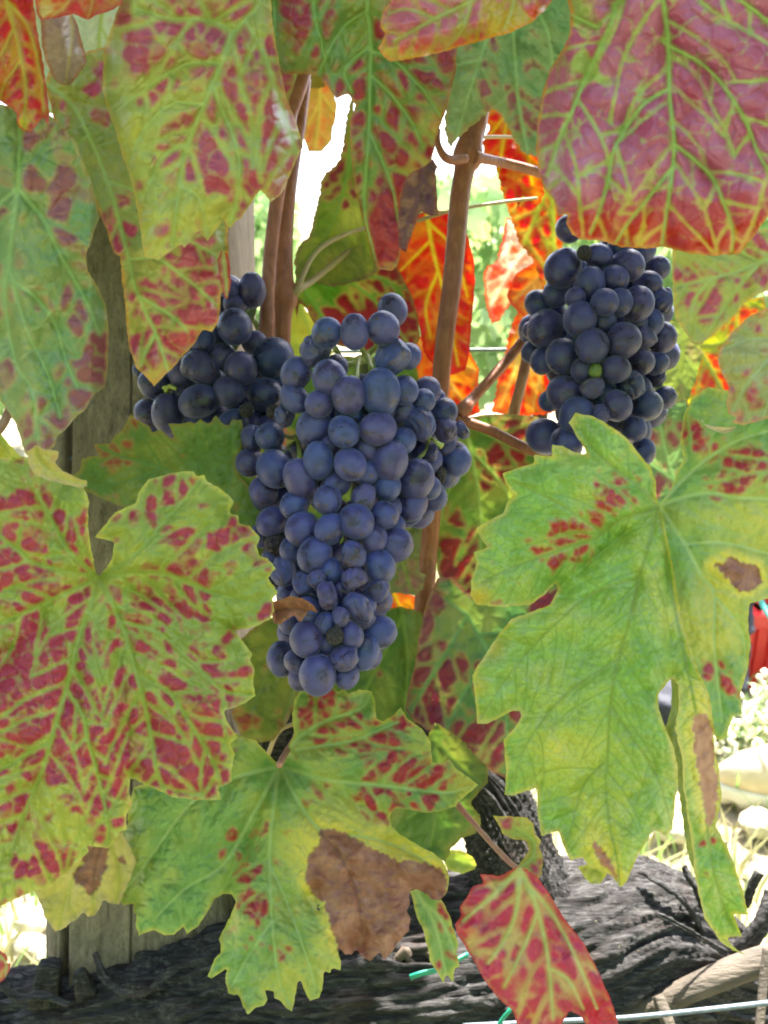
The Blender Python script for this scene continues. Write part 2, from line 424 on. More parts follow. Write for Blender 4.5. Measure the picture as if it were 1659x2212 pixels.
# leaf colour styles (surface colours; ST_SHADE and ST_DARKP have shade put in)
def S(**k):
    b = dict(g1=(0.13,0.208,0.0238), g2=(0.205,0.291,0.034), yel=(.42,.40,.08), b1=(.26,.025,.035), b2=(.17,.02,.05), vein=(0.259,0.333,0.068), marg=(0.324,0.343,0.0476))
    b.update(k); return b
ST_LIME = S(tr=.24, g1=(.22,.31,.05), g2=(.32,.39,.08), yel=(.48,.44,.07), b1=(.29,.028,.046), b2=(.20,.016,.046), vein=(.25,.33,.07), fine=(.17,.25,.035), marg=(.42,.42,.08))
ST_DEEP = S(bo=(.30,.014,.012), g1=(.09,.19,.045), g2=(.16,.27,.065), yel=(.34,.32,.05), b1=(.22,.016,.022), b2=(.15,.022,.045), vein=(.20,.34,.10), fine=(.15,.26,.07), marg=(.28,.14,.04), ro=.36)
ST_GREEN = S(g1=(.12,.265,.065), g2=(.21,.36,.11), yel=(.52,.46,.08), b1=(.26,.020,.028), b2=(.18,.014,.036), vein=(.29,.41,.16), fine=(.20,.32,.10), fs=.45, marg=(.36,.38,.08), ro=.36)
ST_SILK = S(ro=.32, spec=.5, tr=.28, g1=(.175,.35,.055), g2=(.27,.43,.11), yel=(.54,.50,.08), b1=(.28,.020,.022), b2=(.20,.014,.025), vein=(.17,.25,.045), fine=(.085,.19,.025), fs=.6, marg=(.42,.40,.08), dryc=(.34,.16,.105))
ST_PURP = S(tr=.2, g1=(.24,.35,.09), g2=(.31,.41,.13), b1=(.25,.040,.085), b2=(.33,.125,.22), vein=(.26,.42,.13), fine=(.30,.38,.13), fs=.5, ro=.36, spec=.5, marg=(.44,.18,.03), halo=.15, bo=(.38,.020,.008))
ST_PINK = S(g1=(.27,.34,.09), g2=(.36,.41,.12), b1=(.30,.045,.075), b2=(.26,.060,.110), vein=(.32,.42,.14), fine=(.32,.39,.13), ro=.36, spec=.5, marg=(.45,.36,.09), yel=(.42,.40,.06))
ST_SHADE = S(g1=(0.0594,0.135,0.0238), g2=(0.0972,0.187,0.034), b1=(.15,.02,.02), b2=(.10,.015,.035), vein=(0.14,0.229,0.0476), fine=(0.054,0.104,0.0136), marg=(0.151,0.156,0.0272))  # greens darkened for leaves hanging in shade
ST_BLUEG = S(g1=(.10,.21,.075), g2=(.19,.31,.12), b1=(.17,.04,.045), b2=(.17,.06,.085), vein=(.22,.36,.13), fine=(.18,.29,.11), ro=.34, spec=.55, marg=(.25,.22,.07), yel=(.30,.30,.07))
ST_RED = S(g1=(.42,.09,.02), g2=(.44,.20,.03), yel=(.48,.40,.04), b1=(.40,.012,.014), b2=(.28,.008,.018), vein=(.42,.38,.06), fine=(.38,.12,.03), marg=(.42,.05,.02), tr=.33, vs=.6, halo=.2)
ST_ORANGE = S(g1=(.44,.09,.02), g2=(.46,.22,.06), yel=(.50,.42,.12), b1=(.42,.018,.014), b2=(.34,.012,.018), vein=(.46,.32,.10), fine=(.46,.18,.06), marg=(.42,.04,.02), tr=.32, vs=.5, halo=.1)
ST_CRIM = S(g1=(.40,.20,.11), g2=(.36,.34,.15), b1=(.34,.025,.065), b2=(.22,.012,.060), vein=(.34,.42,.16), fine=(.36,.22,.12), marg=(.38,.03,.05), yel=(.46,.38,.10), ro=.34, halo=.05, bo=(.40,.025,.015))
ST_PALE = S(g1=(0.432,0.395,0.0884), g2=(0.497,0.416,0.109), yel=(.5,.42,.14), b1=(.42,.22,.10), b2=(.34,.2,.1), vein=(0.346,0.354,0.0612), marg=(0.42,0.34,0.14))
ST_DRYPINK = S(g1=(0.36,0.27,0.24), g2=(0.42,0.31,0.26), yel=(.42,.34,.2), b1=(.34,.2,.19), b2=(.3,.19,.2), vein=(0.486,0.416,0.163), fine=(0.4,0.3,0.25), marg=(0.4,0.2,0.12))
ST_DARKP = S(g1=(0.07,0.025,0.035), g2=(0.1,0.035,0.05), yel=(.10,.05,.05), b1=(.09,.015,.03), b2=(.05,.02,.04), vein=(0.1,0.04,0.05), fine=(0.05,0.02,0.03), marg=(0.14,0.03,0.03))  # purple underside, with the shadow it hangs in put into the colour
ST_BROWN = S(g1=(0.2,0.07,0.04), g2=(0.27,0.11,0.06), yel=(.3,.14,.08), b1=(.22,.07,.04), b2=(.16,.05,.03), vein=(0.12,0.04,0.02), fine=(0.14,0.05,0.03), marg=(0.3,0.12,0.06))

M = {}
M['petiole'] = simple_mat('petiole', [(.3, (.30,.10,.09)), (.7, (.40,.24,.14))], 50, .45, bump=.3, bdist=.0004)
M['petiole_straw'] = simple_mat('petiole_straw', [(.3, (.30,.22,.10)), (.7, (.40,.33,.16))], 50, .5, bump=.3, bdist=.0004)

# the vine: everything that grows from the old trunk hangs under this root
vine = empty('grapevine', (-.02, .45, 0))
tag(vine, 'old gnarled grapevine with red canes and big autumn leaves in front of the wooden post', 'grapevine')
import bmesh
def ico(sub):
    bm = bmesh.new(); bmesh.ops.create_icosphere(bm, subdivisions=sub, radius=1.0)
    V = np.array([v.co[:] for v in bm.verts]); F = np.array([[v.index for v in f.verts] for f in bm.faces]); bm.free(); return V, F
S0V, S0F = ico(5)
# ------------------------------------------------------------------ ground, grass, stones
t = NT('dry_soil'); ob = t.obj(); n = t.noise(6, 6, .65, ob); n2 = t.noise(45, 5, .7, ob)
c = t.ramp(n, [(.3, (.22,.18,.12)), (.5, (.34,.30,.20)), (.7, (.42,.38,.27))]); c = t.mix(t.ramp(n2, [(.4, (0,0,0)), (.65, (.7,)*3)]), c, (.12,.11,.07))
M['soil'] = t.done(t.principled(c, .95, .2, t.bump(n2, 1.0, .01)))
gx = np.concatenate([np.linspace(-90, -4, 30), np.linspace(-3.9, 3.9, 260), np.linspace(4, 90, 30)])
gy = np.concatenate([np.linspace(-8, -.5, 20), np.linspace(-.4, 5, 200), np.linspace(5.2, 160, 50)])
GX, GY = np.meshgrid(gx, gy); near = np.exp(-((GX / 4) ** 2 + ((GY - 1.5) / 3) ** 2))
GZ = near * (.012 * fbm(GX * 3, GY * 3, None, 4) + .008 * fbm(GX * 14, GY * 14, None, 5)) - .01
V = np.stack([GX, GY, GZ], -1).reshape(-1, 3); w = len(gx); i, j = np.meshgrid(np.arange(len(gy) - 1), np.arange(w - 1), indexing='ij')
F = np.stack([i*w+j, i*w+j+1, (i+1)*w+j+1, (i+1)*w+j], -1).reshape(-1, 4)
tag(nobj('ground', V, F, M['soil'], None, (0, 0, 0)), kind='structure')

def blades(n, cx, cy, sx, sy, h, mat, seed, name, lean=.5, wd=.0025):
    r = np.random.default_rng(seed); x = cx + r.normal(0, 1, n) * sx; y = cy + r.uniform(-1, 1, n) * sy; hh = h * r.uniform(.4, 1.3, n)
    a = r.uniform(0, 6.28, n); b = r.uniform(0, 6.28, n); l = hh * lean * r.uniform(.2, 1.4, n); wv = wd * r.uniform(.6, 1.5, n)
    V = np.zeros((n, 7, 3)); 
    for k in range(3):
        tt = k / 3.0; zz = hh * tt; ox = np.cos(b) * l * tt ** 2; oy = np.sin(b) * l * tt ** 2; ww = wv * (1 - tt * .6)
        V[:, 2*k] = np.stack([x + ox - np.cos(a) * ww, y + oy - np.sin(a) * ww, zz - .012], -1); V[:, 2*k+1] = np.stack([x + ox + np.cos(a) * ww, y + oy + np.sin(a) * ww, zz - .012], -1)
    V[:, 6] = np.stack([x + np.cos(b) * l, y + np.sin(b) * l, hh * .9], -1)
    base = (np.arange(n) * 7)[:, None, None]; F = np.array([[0,1,3],[0,3,2],[2,3,5],[2,5,4],[4,5,6]])[None] + base
    o = nobj(name, V.reshape(-1, 3), F.reshape(-1, 3), mat, None, (cx, cy, 0)); return o
def blade_mat(name, a, b):
    t = NT(name); c = t.mix(t.ramp(t.noise(8, 3, .6, t.obj()), [(.35, (0,0,0)), (.65, (1,1,1))]), a, b)
    p = t.principled(c, .6, .3); tr = t.node('ShaderNodeBsdfTranslucent'); t.link(c, tr.inputs[0]); mx = t.node('ShaderNodeMixShader'); mx.inputs[0].default_value = .35; t.link(p, mx.inputs[1]); t.link(tr.outputs[0], mx.inputs[2]); return t.done(mx.outputs[0])
M['straw'] = blade_mat('dry_straw', (.42,.38,.20), (.30,.30,.14)); M['grass'] = blade_mat('green_grass', (.12,.24,.05), (.24,.34,.10))
tag(blades(9000, .1, 1.6, 1.2, 1.2, .06, M['straw'], 1, 'dry_grass', 1.1), 'pale dry grass on the sunlit ground', 'grass', kind='stuff')
tag(blades(5000, .2, 1.5, 1.1, 1.2, .09, M['grass'], 2, 'green_grass', .7), 'green grass blades on the sunlit ground', 'grass', kind='stuff')

M['stone'] = simple_mat('pale_stone', [(.3, (.42,.38,.28)), (.7, (.58,.54,.42))], 30, .8, bump=.7, bdist=.003)
def ground_at(u, v):
    """Where the sight line (u, v) meets the ground."""
    a = P1(u, v, 1.0) - CAM; return CAM + a * (CAM.z / -a.z)

def stone(u, v, r, lab, seed):
    p = ground_at(u, v); V = S0V * (1 + .22 * fbm(S0V[:,0]*1.1+seed, S0V[:,1]*1.1, S0V[:,2]*1.1, seed, 3) + .05 * fbm(S0V[:,0]*6+seed, S0V[:,1]*6, S0V[:,2]*6, seed, 3))[:, None] * np.array([1, .8, .62]) * r
    o = nobj('stone', V + np.array(p) + np.array([0, 0, r * .35]), S0F, M['stone'], None, p); tag(o, lab, 'stone', 'pale stones on the ground')
stone(142, 2076, .034, 'rounded cream stone beside the foot of the post', 3)
stone(72, 1998, .022, 'small pale stone above left of the cream stone', 4)
stone(64, 2046, .016, 'tiny pale stone nearest the left border', 5)
stone(88, 2052, .014, 'tiny pebble between the two small left stones', 6)
stone(1450, 1800, .030, 'flat white stone in the grass right of the hanging lobe', 7)
stone(1640, 1790, .028, 'pale stone in the grass below the boot at the right edge', 8)
stone(1010, 1900, .022, 'small pale stone glimpsed beside the crimson leaf', 9)

# ------------------------------------------------------------------ boot of someone standing in the row
M['boot'] = simple_mat('pale_suede', [(.3, (.50,.40,.26)), (.7, (.62,.52,.36))], 60, .85, bump=.5); M['sole'] = simple_mat('cream_rubber', [(.3, (.60,.57,.45)), (.7, (.70,.66,.55))], 60, .7); M['lace'] = simple_mat('pale_lace', [(.3, (.55,.48,.36)), (.7, (.65,.58,.45))], 200, .8)
bp = ground_at(1560, 1722); BO = empty('boot', bp); tag(BO, 'cream suede work boot with a lugged sole on the grass at right', 'boot')
def foot_outline(n, k=1.0):
    a = np.linspace(0, 2 * np.pi, n, endpoint=False); x = -np.cos(a) * .145; wid = .046 + .010 * np.cos(a + 2.6); return x + .13, np.sin(a) * wid * k
def boot_part(rows, name, mat, n=96, lug=False):
    V = []
    for (z, k, xs, xo) in rows:
        x, y = foot_outline(n, k); V.append(np.stack([(x - .13) * xs + .13 + xo, y, np.full(n, z)], -1))
    V = np.array(V)
    if lug:
        a = np.arange(n); bumpy = ((a // 3) % 2) * .009
        V[0, :, 2] += bumpy
    m = len(rows); V = V.reshape(-1, 3); i, j = np.meshgrid(np.arange(m - 1), np.arange(n), indexing='ij'); j2 = (j + 1) % n
    F = np.stack([i*n+j, i*n+j2, (i+1)*n+j2, (i+1)*n+j], -1).reshape(-1, 4); F = np.vstack([F[:, [0,1,2]], F[:, [0,2,3]]])
    b0 = len(V); V = np.vstack([V, [V[:n].mean(0)], [V[-n:].mean(0)]]); jj = np.arange(n); F = np.vstack([F, np.stack([np.full(n, b0), (jj+1) % n, jj], -1), np.stack([np.full(n, b0+1), (m-1)*n+jj, (m-1)*n+(jj+1) % n], -1)])
    return nobj(name, V + np.array(bp), F, M[mat], BO, bp)
boot_part([(.0,1.0,1.0,0),(.012,1.06,1.03,0),(.024,1.05,1.02,0),(.030,1.0,1.0,0)], 'sole', 'sole', lug=True)
boot_part([(.030,.98,.98,0),(.05,.98,.97,0),(.068,.86,.88,.01),(.082,.74,.72,.035),(.100,.66,.56,.062),(.13,.68,.48,.075),(.17,.74,.46,.078),(.20,.80,.48,.078)], 'boot_upper', 'boot')
for q in range(5):
    x0 = .052 + q * .014; z0 = .082 + q * .013
    Lc = np.array([[x0 - .006, -.022, z0], [x0 - .010, 0, z0 + .010], [x0 - .006, .022, z0]]) + np.array(bp); v, f = tube_mesh(catmull(Lc, .004), np.full(len(catmull(Lc, .004)), .0025), 8); nobj('lace', v, f, M['lace'], BO)

# ------------------------------------------------------------------ red picking crate and dark sack at the right edge
M['crate'] = simple_mat('red_plastic', [(.3, (.50,.018,.02)), (.7, (.60,.03,.03))], 12, .35, .5, bump=.1); M['sack'] = simple_mat('dark_canvas', [(.3, (.010,.012,.02)), (.7, (.03,.034,.05))], 50, .7, bump=.6, bdist=.004); M['hose'] = simple_mat('teal_hose', [(.3, (.03,.25,.22)), (.7, (.05,.33,.29))], 40, .4)
def box(x0, x1, y0, y1, z0, z1, bv=.004):
    bm = bmesh.new(); bmesh.ops.create_cube(bm, size=1)
    for q in bm.verts: q.co = Vector(((x0 + x1) / 2 + q.co.x * (x1 - x0), (y0 + y1) / 2 + q.co.y * (y1 - y0), (z0 + z1) / 2 + q.co.z * (z1 - z0)))
    bmesh.ops.bevel(bm, geom=list(bm.edges), offset=bv, segments=2, profile=.5, affect='EDGES')
    bmesh.ops.triangulate(bm, faces=list(bm.faces)); V = np.array([q.co[:] for q in bm.verts]); F = np.array([[l.index for l in fc.verts] for fc in bm.faces]); bm.free(); return V, F
def crate(x, y, z0, h, label):
    c0 = Vector((x, y, z0)); r = empty('picking_crate', c0); tag(r, label, 'crate', 'red plastic crates'); W_, D_ = .48, .34
    def part(nm, *bx, bv=.004): v, f = box(*bx, bv=bv); nobj(nm, v + np.array(c0), f, M['crate'], r, smooth=False)
    part('crate_floor', 0, W_, 0, D_, 0, .008, bv=.002)
    part('side_panel', 0, .008, .0, D_, .008, h - .03); part('side_panel', W_ - .008, W_, 0, D_, .008, h - .03)
    part('side_panel', .009, W_ - .009, 0, .008, .008, h - .03); part('side_panel', .009, W_ - .009, D_ - .008, D_, .008, h - .03)
    part('rim', -.012, W_ + .012, -.012, .010, h - .029, h); part('rim', -.012, W_ + .012, D_ - .010, D_ + .012, h - .029, h); part('rim', -.012, .010, .011, D_ - .011, h - .029, h); part('rim', W_ - .010, W_ + .012, .011, D_ - .011, h - .029, h)
    for q in range(5): part('rib', .03 + q * .1, .04 + q * .1, -.008, -.001, .01, h - .032, bv=.001)
pc = ground_at(1618, 1500)
crate(pc.x + .0, pc.y + .02, 0.0, .15, 'lower red plastic crate at the right edge')
crate(pc.x + .015, pc.y + .05, .151, .15, 'upper red plastic crate stacked at the right edge')
Pp, R = px_tube([(1340,1560,1.30,40),(1400,1545,1.29,70),(1460,1540,1.28,80),(1520,1560,1.27,62),(1565,1530,1.27,36),(1592,1470,1.28,22),(1604,1410,1.29,16),(1612,1350,1.30,14),(1612,1290,1.31,17),(1625,1240,1.32,22)], 5)
v, f = tube_mesh(Pp, R, 48, disp=lambda q, a, s: .008 * fbm(q[..., 0]*30, q[..., 1]*30, q[..., 2]*70, 3)); o = nobj('sack', v, f, M['sack'], None); tag(o, 'rumpled black sack between the green leaves and the red crates', 'sack')
Pp, R = px_tube([(1630,1260,1.38,5),(1645,1300,1.36,6),(1662,1330,1.34,6),(1700,1370,1.3,6),(1760,1400,1.3,6)], 6); v, f = tube_mesh(Pp, R, 12); tag(nobj('hose', v, f, M['hose'], None), 'teal plastic hose curling over the red crates', 'hose')

# white-flowering weed by the crates
M['weed'] = blade_mat('weed_green', (.20,.30,.12), (.34,.42,.22)); M['bloom'] = simple_mat('weed_flower', [(.3, (.62,.62,.42)), (.7, (.75,.75,.60))], 200, .7)
def weed(u, v, lab, seed, H):
    p = ground_at(u, v); p = Vector((p.x, p.y, 0)); r = empty('flowering_weed', p); tag(r, lab, 'weed', 'flowering weeds in the grass'); rr = np.random.default_rng(seed); st = []; fl = []; lv = []
    for k in range(9):
        a = rr.uniform(0, 6.28); h = H * rr.uniform(.6, 1.05); le = h * rr.uniform(.1, .55)
        L = np.array([[0,0,-.01],[math.cos(a)*le*.3, math.sin(a)*le*.3, h*.5],[math.cos(a)*le, math.sin(a)*le, h]]) + np.array(p)
        C = catmull(L, .01); st.append(tube_mesh(C, np.linspace(.0022, .0009, len(C)), 6))
        for q in range(26):
            i = rr.integers(len(C) // 3, len(C)); c = C[i] + rr.normal(0, .011, 3); d = rr.normal(0, 1, 3) + np.array([math.cos(a), math.sin(a), 1.6]); d /= np.linalg.norm(d)
            Lf = np.array([c, c + d * .008, c + d * .015]); fl.append(tube_mesh(Lf, np.array([.0014, .0030, .0020]), 6))
        for q in range(9):
            i = rr.integers(2, len(C)); c = C[i]; d = rr.normal(0, 1, 3) + np.array([0, 0, .6]); d /= np.linalg.norm(d); sd_ = np.cross(d, [0, 0, 1]); sd_ /= np.linalg.norm(sd_) + 1e-9
            Vv = np.array([c, c + d * .018 + sd_ * .004, c + d * .04 - np.array([0, 0, .006]), c + d * .018 - sd_ * .004]); lv.append((Vv, np.array([[0,1,2],[0,2,3]])))
    nobj('stem', *join(st), M['weed'], r); f_ = nobj('flower_spray', *join(fl), M['bloom'], r); f_['kind'] = 'stuff'; l_ = nobj('leaf_spray', *join(lv), M['weed'], r); l_['kind'] = 'stuff'
weed(1650, 1640, 'tall weed with creamy white flower sprays at the right edge', 5, .10)
weed(1600, 1680, 'shorter white-flowered weed in front of the boot', 9, .07)
weed(1740, 1600, 'white-flowered weed beside the lower red crate', 14, .12)

# ------------------------------------------------------------------ neighbouring row of vines, lit by the sun
def back_leafmat(name, a, b, c3, k=1.0):
    t = NT(name); n = t.noise(2.2 * k, 4, .6, t.obj()); c = t.mix(t.ramp(n, [(.35, (0,0,0)), (.65, (1,1,1))]), a, b); c = t.mix(t.ramp(t.noise(5.5 * k, 3, .6, t.obj()), [(.62, (0,0,0)), (.7, (1,1,1))]), c, c3)
    p = t.principled(c, .55, .35); tr = t.node('ShaderNodeBsdfTranslucent'); t.link(c, tr.inputs[0]); mx = t.node('ShaderNodeMixShader'); mx.inputs[0].default_value = .45; t.link(p, mx.inputs[1]); t.link(tr.outputs[0], mx.inputs[2]); return t.done(mx.outputs[0])
M['far_leaf'] = back_leafmat('far_leaves', (.22,.36,.11), (.36,.50,.22), (.48,.44,.16))
OUT = np.array([(0,-.1),(.28,-.30),(.50,-.12),(.42,.12),(.62,.42),(.30,.46),(.18,.62),(0,1.0),(-.18,.62),(-.30,.46),(-.62,.42),(-.42,.12),(-.50,-.12),(-.28,-.30)])
def leaf_cloud(n, cx, cy, cz, sx, sy, sz, size, seed):
    r = np.random.default_rng(seed); m = len(OUT); c = np.stack([cx + r.uniform(-1, 1, n) * sx, cy + r.normal(0, 1, n) * sy, cz + r.uniform(-1, 1, n) * sz], -1)
    dn = r.normal(0, .45, (n, 3)) + np.array([0, 0, -1.0]); dn /= np.linalg.norm(dn, axis=1)[:, None]
    nr = r.normal(0, .7, (n, 3)) + np.array([0, -1.0, .2]); sd_ = np.cross(dn, nr); sd_ /= np.linalg.norm(sd_, axis=1)[:, None]; nn = np.cross(sd_, dn)
    sc = size * r.uniform(.6, 1.25, n)
    P = c[:, None] + (sd_[:, None] * OUT[None, :, 0:1] + dn[:, None] * OUT[None, :, 1:2] - nn[:, None] * (np.abs(OUT[None, :, 0:1]) * .35 * r.uniform(-.4, 1.2, n)[:, None, None] + OUT[None, :, 1:2] ** 2 * .25)) * sc[:, None, None]
    V = np.concatenate([P, c[:, None] + dn[:, None] * .12 * sc[:, None, None]], 1); k = np.arange(m); F = np.stack([np.full(m, m), k, (k + 1) % m], -1)[None] + (np.arange(n) * (m + 1))[:, None, None]
    return V.reshape(-1, 3), F.reshape(-1, 3)
M['far_wood'] = simple_mat('far_vine_wood', [(.3, (.06,.045,.03)), (.7, (.12,.09,.06))], 30, .85, bump=.8, bdist=.003)
names = ['sunlit green vine in the next row behind the left canes', 'sunlit green vine in the next row seen in the gap by the right cane', 'sunlit vine of the next row behind the right bunch', 'sunlit vine of the next row beyond the right edge', 'sunlit vine of the next row beyond the left border']
for q, (x, y, lab) in enumerate(zip([-.95, .55, 1.75, 2.9, -2.1], [3.1, 2.9, 3.0, 3.05, 3.1], names)):
    r = empty('far_grapevine', (x, y, 0)); tag(r, lab, 'grapevine', 'vines of the next row')
    C = catmull(np.array([[x, y, -.02], [x + .03, y, .3], [x - .02, y + .02, .62], [x - .05, y, .80]]), .03); v, f = tube_mesh(C, np.linspace(.035, .022, len(C)), 14, disp=lambda q_, a, s: .006 * fbm(q_[..., 0]*40, q_[..., 1]*40, q_[..., 2]*20)); nobj('trunk', v, f, M['far_wood'], r)
    top_ = .42 if q == 0 else (.43 if q == 1 else .50)
    v, f = leaf_cloud(1500, x, y, .62, .62, .16, top_ - .06, .075, 40 + q); o = nobj('foliage', v, f, M['far_leaf'], r); o['kind'] = 'stuff'
v, f = leaf_cloud(14000, 0, -1.45, 1.2, 4.2, .18, 1.05, .085, 91); o = nobj('front_light_blocker', v, f, M['far_leaf'], None); tag(o, 'unseen green foliage added behind the camera to block front light', 'foliage', kind='stuff')  # added vine row out of view, cuts the light from the front
M['hill'] = simple_mat('hill_fields', [(.3, (.16,.22,.10)), (.7, (.30,.34,.18))], .15, .9, bump=0)
hx = np.linspace(-120, 120, 90); hz = np.linspace(0, 1, 10); HX, HT = np.meshgrid(hx, hz); prof_ = 2.2 + 3.0 * fbm(hx / 40, hx * 0, None, 6)
HY = 110 + 30 * HT; HZ = -.5 + np.sin(HT * np.pi / 2) * prof_[None]; V = np.stack([HX, HY, HZ], -1).reshape(-1, 3); w = len(hx); i, j = np.meshgrid(np.arange(9), np.arange(w - 1), indexing='ij')
tag(nobj('hill', V, np.stack([i*w+j, i*w+j+1, (i+1)*w+j+1, (i+1)*w+j], -1).reshape(-1, 4), M['hill'], None, (0, 110, 0)), kind='structure')

# the same vine's foliage carries on to both sides, outside the frame
def outside(v, f, marg):
    q = v - np.array(CAM); D = q @ np.array([0, CP, -SP]); Up = q @ np.array([0, SP, CP]); k = len(OUT) + 1
    ax_ = np.abs(q[:, 0] / np.maximum(D, .02)).reshape(-1, k).min(1); ay_ = np.abs(Up / np.maximum(D, .02)).reshape(-1, k).min(1)
    ok = (ax_ > 829.5 / F_PX + marg) | (ay_ > 1106 / F_PX + marg)
    fs = f.reshape(-1, len(OUT), 3)[ok].reshape(-1, 3); used, inv = np.unique(fs, return_inverse=True); return v[used], inv.reshape(-1, 3)
M['side_leaf'] = back_leafmat('side_leaves', (.12,.22,.05), (.24,.30,.08), (.26,.03,.04), 12.0)
v, f = join([leaf_cloud(110, .40, .40, .78, .20, .07, .24, .065, 61), leaf_cloud(110, -.42, .40, .78, .20, .07, .24, .065, 62), leaf_cloud(130, .75, .42, .85, .3, .07, .3, .07, 63), leaf_cloud(130, -.75, .42, .85, .3, .07, .3, .07, 64)])
v, f = outside(v, f, .012); o = nobj('side_foliage', v, f, M['side_leaf'], vine); o['kind'] = 'stuff'

# unseen leaves added above and behind the frame to shade those in view
va, fa = leaf_cloud(2600, .0, .43, 1.27, .80, .085, .31, .085, 77)
vb, fb = leaf_cloud(2200, .0, .69, 1.20, .80, .07, .22, .085, 78)
v, f = join([(va, fa), (vb, fb)])
D = (v - np.array(CAM)) @ np.array([0, CP, -SP]); Up = (v - np.array(CAM)) @ np.array([0, SP, CP])
k = len(OUT) + 1; ok = ((Up / np.maximum(D, .02)).reshape(-1, k).min(1) > .68) | (D.reshape(-1, k).max(1) < .0)
cx_ = v[:, 0].reshape(-1, k).mean(1); cy_ = v[:, 1].reshape(-1, k).mean(1); ok &= ~((cy_ > .57) & (cx_ > .09) & (cx_ < .44))
fs = f.reshape(-1, len(OUT), 3)[ok].reshape(-1, 3); used, inv = np.unique(fs, return_inverse=True)
M['shade_canopy'] = back_leafmat('shade_canopy_leaves', (.10,.17,.04), (.20,.24,.05), (.28,.05,.03))
o = nobj('shade_canopy', v[used], inv.reshape(-1, 3), M['shade_canopy'], vine); o['kind'] = 'stuff'
# ------------------------------------------------------------------ canes of the vine
def cane_mat(name, c1, c2, c3):
    t = NT(name); v = t.obj(); vs = t.map(v, (1, 1, .06)); n = t.noise(420, 4, .6, vs); n2 = t.noise(90, 4, .6, v)
    c = t.mix(t.ramp(n, [(.3, (0,0,0)), (.7, (1,1,1))]), c1, c2); c = t.mix(t.ramp(n2, [(.45, (0,0,0)), (.75, (.7,)*3)]), c, c3)
    return t.done(t.principled(c, .48, .4, t.bump(n, .6, .0006)))
M['cane'] = cane_mat('red_brown_cane', (.25,.075,.035), (.36,.15,.075), (.15,.05,.03))
M['cane_tan'] = cane_mat('tan_cane', (.30,.17,.10), (.24,.11,.07), (.36,.24,.15))
def cane(pts, mat='cane', name='cane', label=None, seg=28, parent=None, ridge=.05, knots=()):
    Pp, R = px_tube(pts, 5); s0 = len(Pp)
    def prof(a, s): return 1 + ridge * (noise(np.cos(a) * 4, np.sin(a) * 4, s * 18, 5) * .6 + .4 * noise(np.cos(a) * 9, np.sin(a) * 9, s * 30, 6))
    v, f = tube_mesh(Pp, R, seg, prof); o = nobj(name, v, f, M[mat], parent or vine)
    if label: o['label'] = label
    return o
c1 = cane([(680,60,.41,13),(660,150,.405,14),(645,200,.402,14),(628,250,.40,14),(621,290,.398,19),(618,310,.398,15),(608,380,.395,14),(597,440,.393,15),(585,540,.39,15),(578,640,.388,15),(577,690,.388,17),(574,760,.39,15),(570,900,.40,14)], 'cane', label='left cane of the pair, tan and red')
c2 = cane([(660,170,.43,12),(648,260,.425,14),(635,340,.42,15),(620,440,.41,17),(614,540,.405,18),(613,600,.402,21),(616,645,.402,27),(612,672,.402,20),(610,730,.404,18),(606,850,.415,18),(600,1000,.43,17)], 'cane')
cane([(632,640,.402,9),(645,625,.40,9),(670,610,.41,7),(720,570,.425,7),(800,505,.44,6),(860,470,.45,5)], 'petiole_straw', 'tendril', seg=12)
cane([(640,632,.40,6),(652,600,.40,6),(672,560,.405,5),(700,530,.41,5),(750,505,.42,4.5),(800,490,.43,4)], 'petiole_straw', 'tendril', seg=12)
c3 = cane([(1045,150,.405,22),(1030,260,.402,24),(1018,300,.40,26),(1012,330,.40,32),(1010,345,.40,31),(1003,370,.40,22),(993,430,.40,21),(985,520,.40,21),(975,620,.40,20.5),(962,720,.402,20),(955,790,.405,19.5),(950,860,.41,19),(945,950,.42,19),(938,1060,.42,19),(925,1200,.42,19),(918,1270,.42,21),(905,1400,.43,18),(890,1550,.45,18)], 'cane', label='thick red cane rising behind the main bunch')
sh = cane([(1022,338,.395,15),(1045,343,.40,11),(1080,350,.41,10),(1130,362,.42,10),(1180,378,.43,10),(1240,400,.44,9)], 'cane', 'side_shoot')
cane([(1005,342,.39,10),(980,346,.385,10),(962,340,.38,9),(951,325,.378,8),(945,305,.378,7),(946,280,.38,6)], 'cane', 'side_shoot')
cane([(1035,296,.42,4),(1100,296,.44,3.5),(1170,300,.46,3.5)], 'petiole_straw', 'tendril', seg=10)
cane([(900,478,.455,4),(950,462,.455,4),(1000,450,.46,3.5),(1090,436,.47,3.5),(1160,428,.48,3)], 'petiole_straw', 'tendril', seg=10)
cane([(992,893,.39,17),(1005,880,.39,16),(1020,862,.395,12),(1060,818,.40,11),(1100,772,.405,11),(1140,725,.41,11),(1200,660,.43,10)], 'cane', label='slanting brown cane rising towards the right bunch')
cane([(985,900,.39,10),(1010,912,.39,11),(1060,930,.39,11),(1110,955,.385,11),(1160,978,.38,11),(1240,1010,.38,10)], 'cane', label='cane slanting down behind the right leaf')
cane([(1145,700,.43,9),(1138,770,.43,11),(1128,820,.43,11.5),(1112,885,.435,12),(1100,960,.45,12)], 'cane_tan', label='short straight tan cane behind the slanting one')
cane([(575,1640,.43,5),(600,1583,.42,4.5),(640,1562,.42,4),(665,1556,.43,4)], 'petiole_straw', 'tendril', seg=10)
cane([(-40,960,.30,10),(0,925,.30,10),(22,880,.305,9),(30,830,.31,8)], 'cane_tan', 'side_shoot')

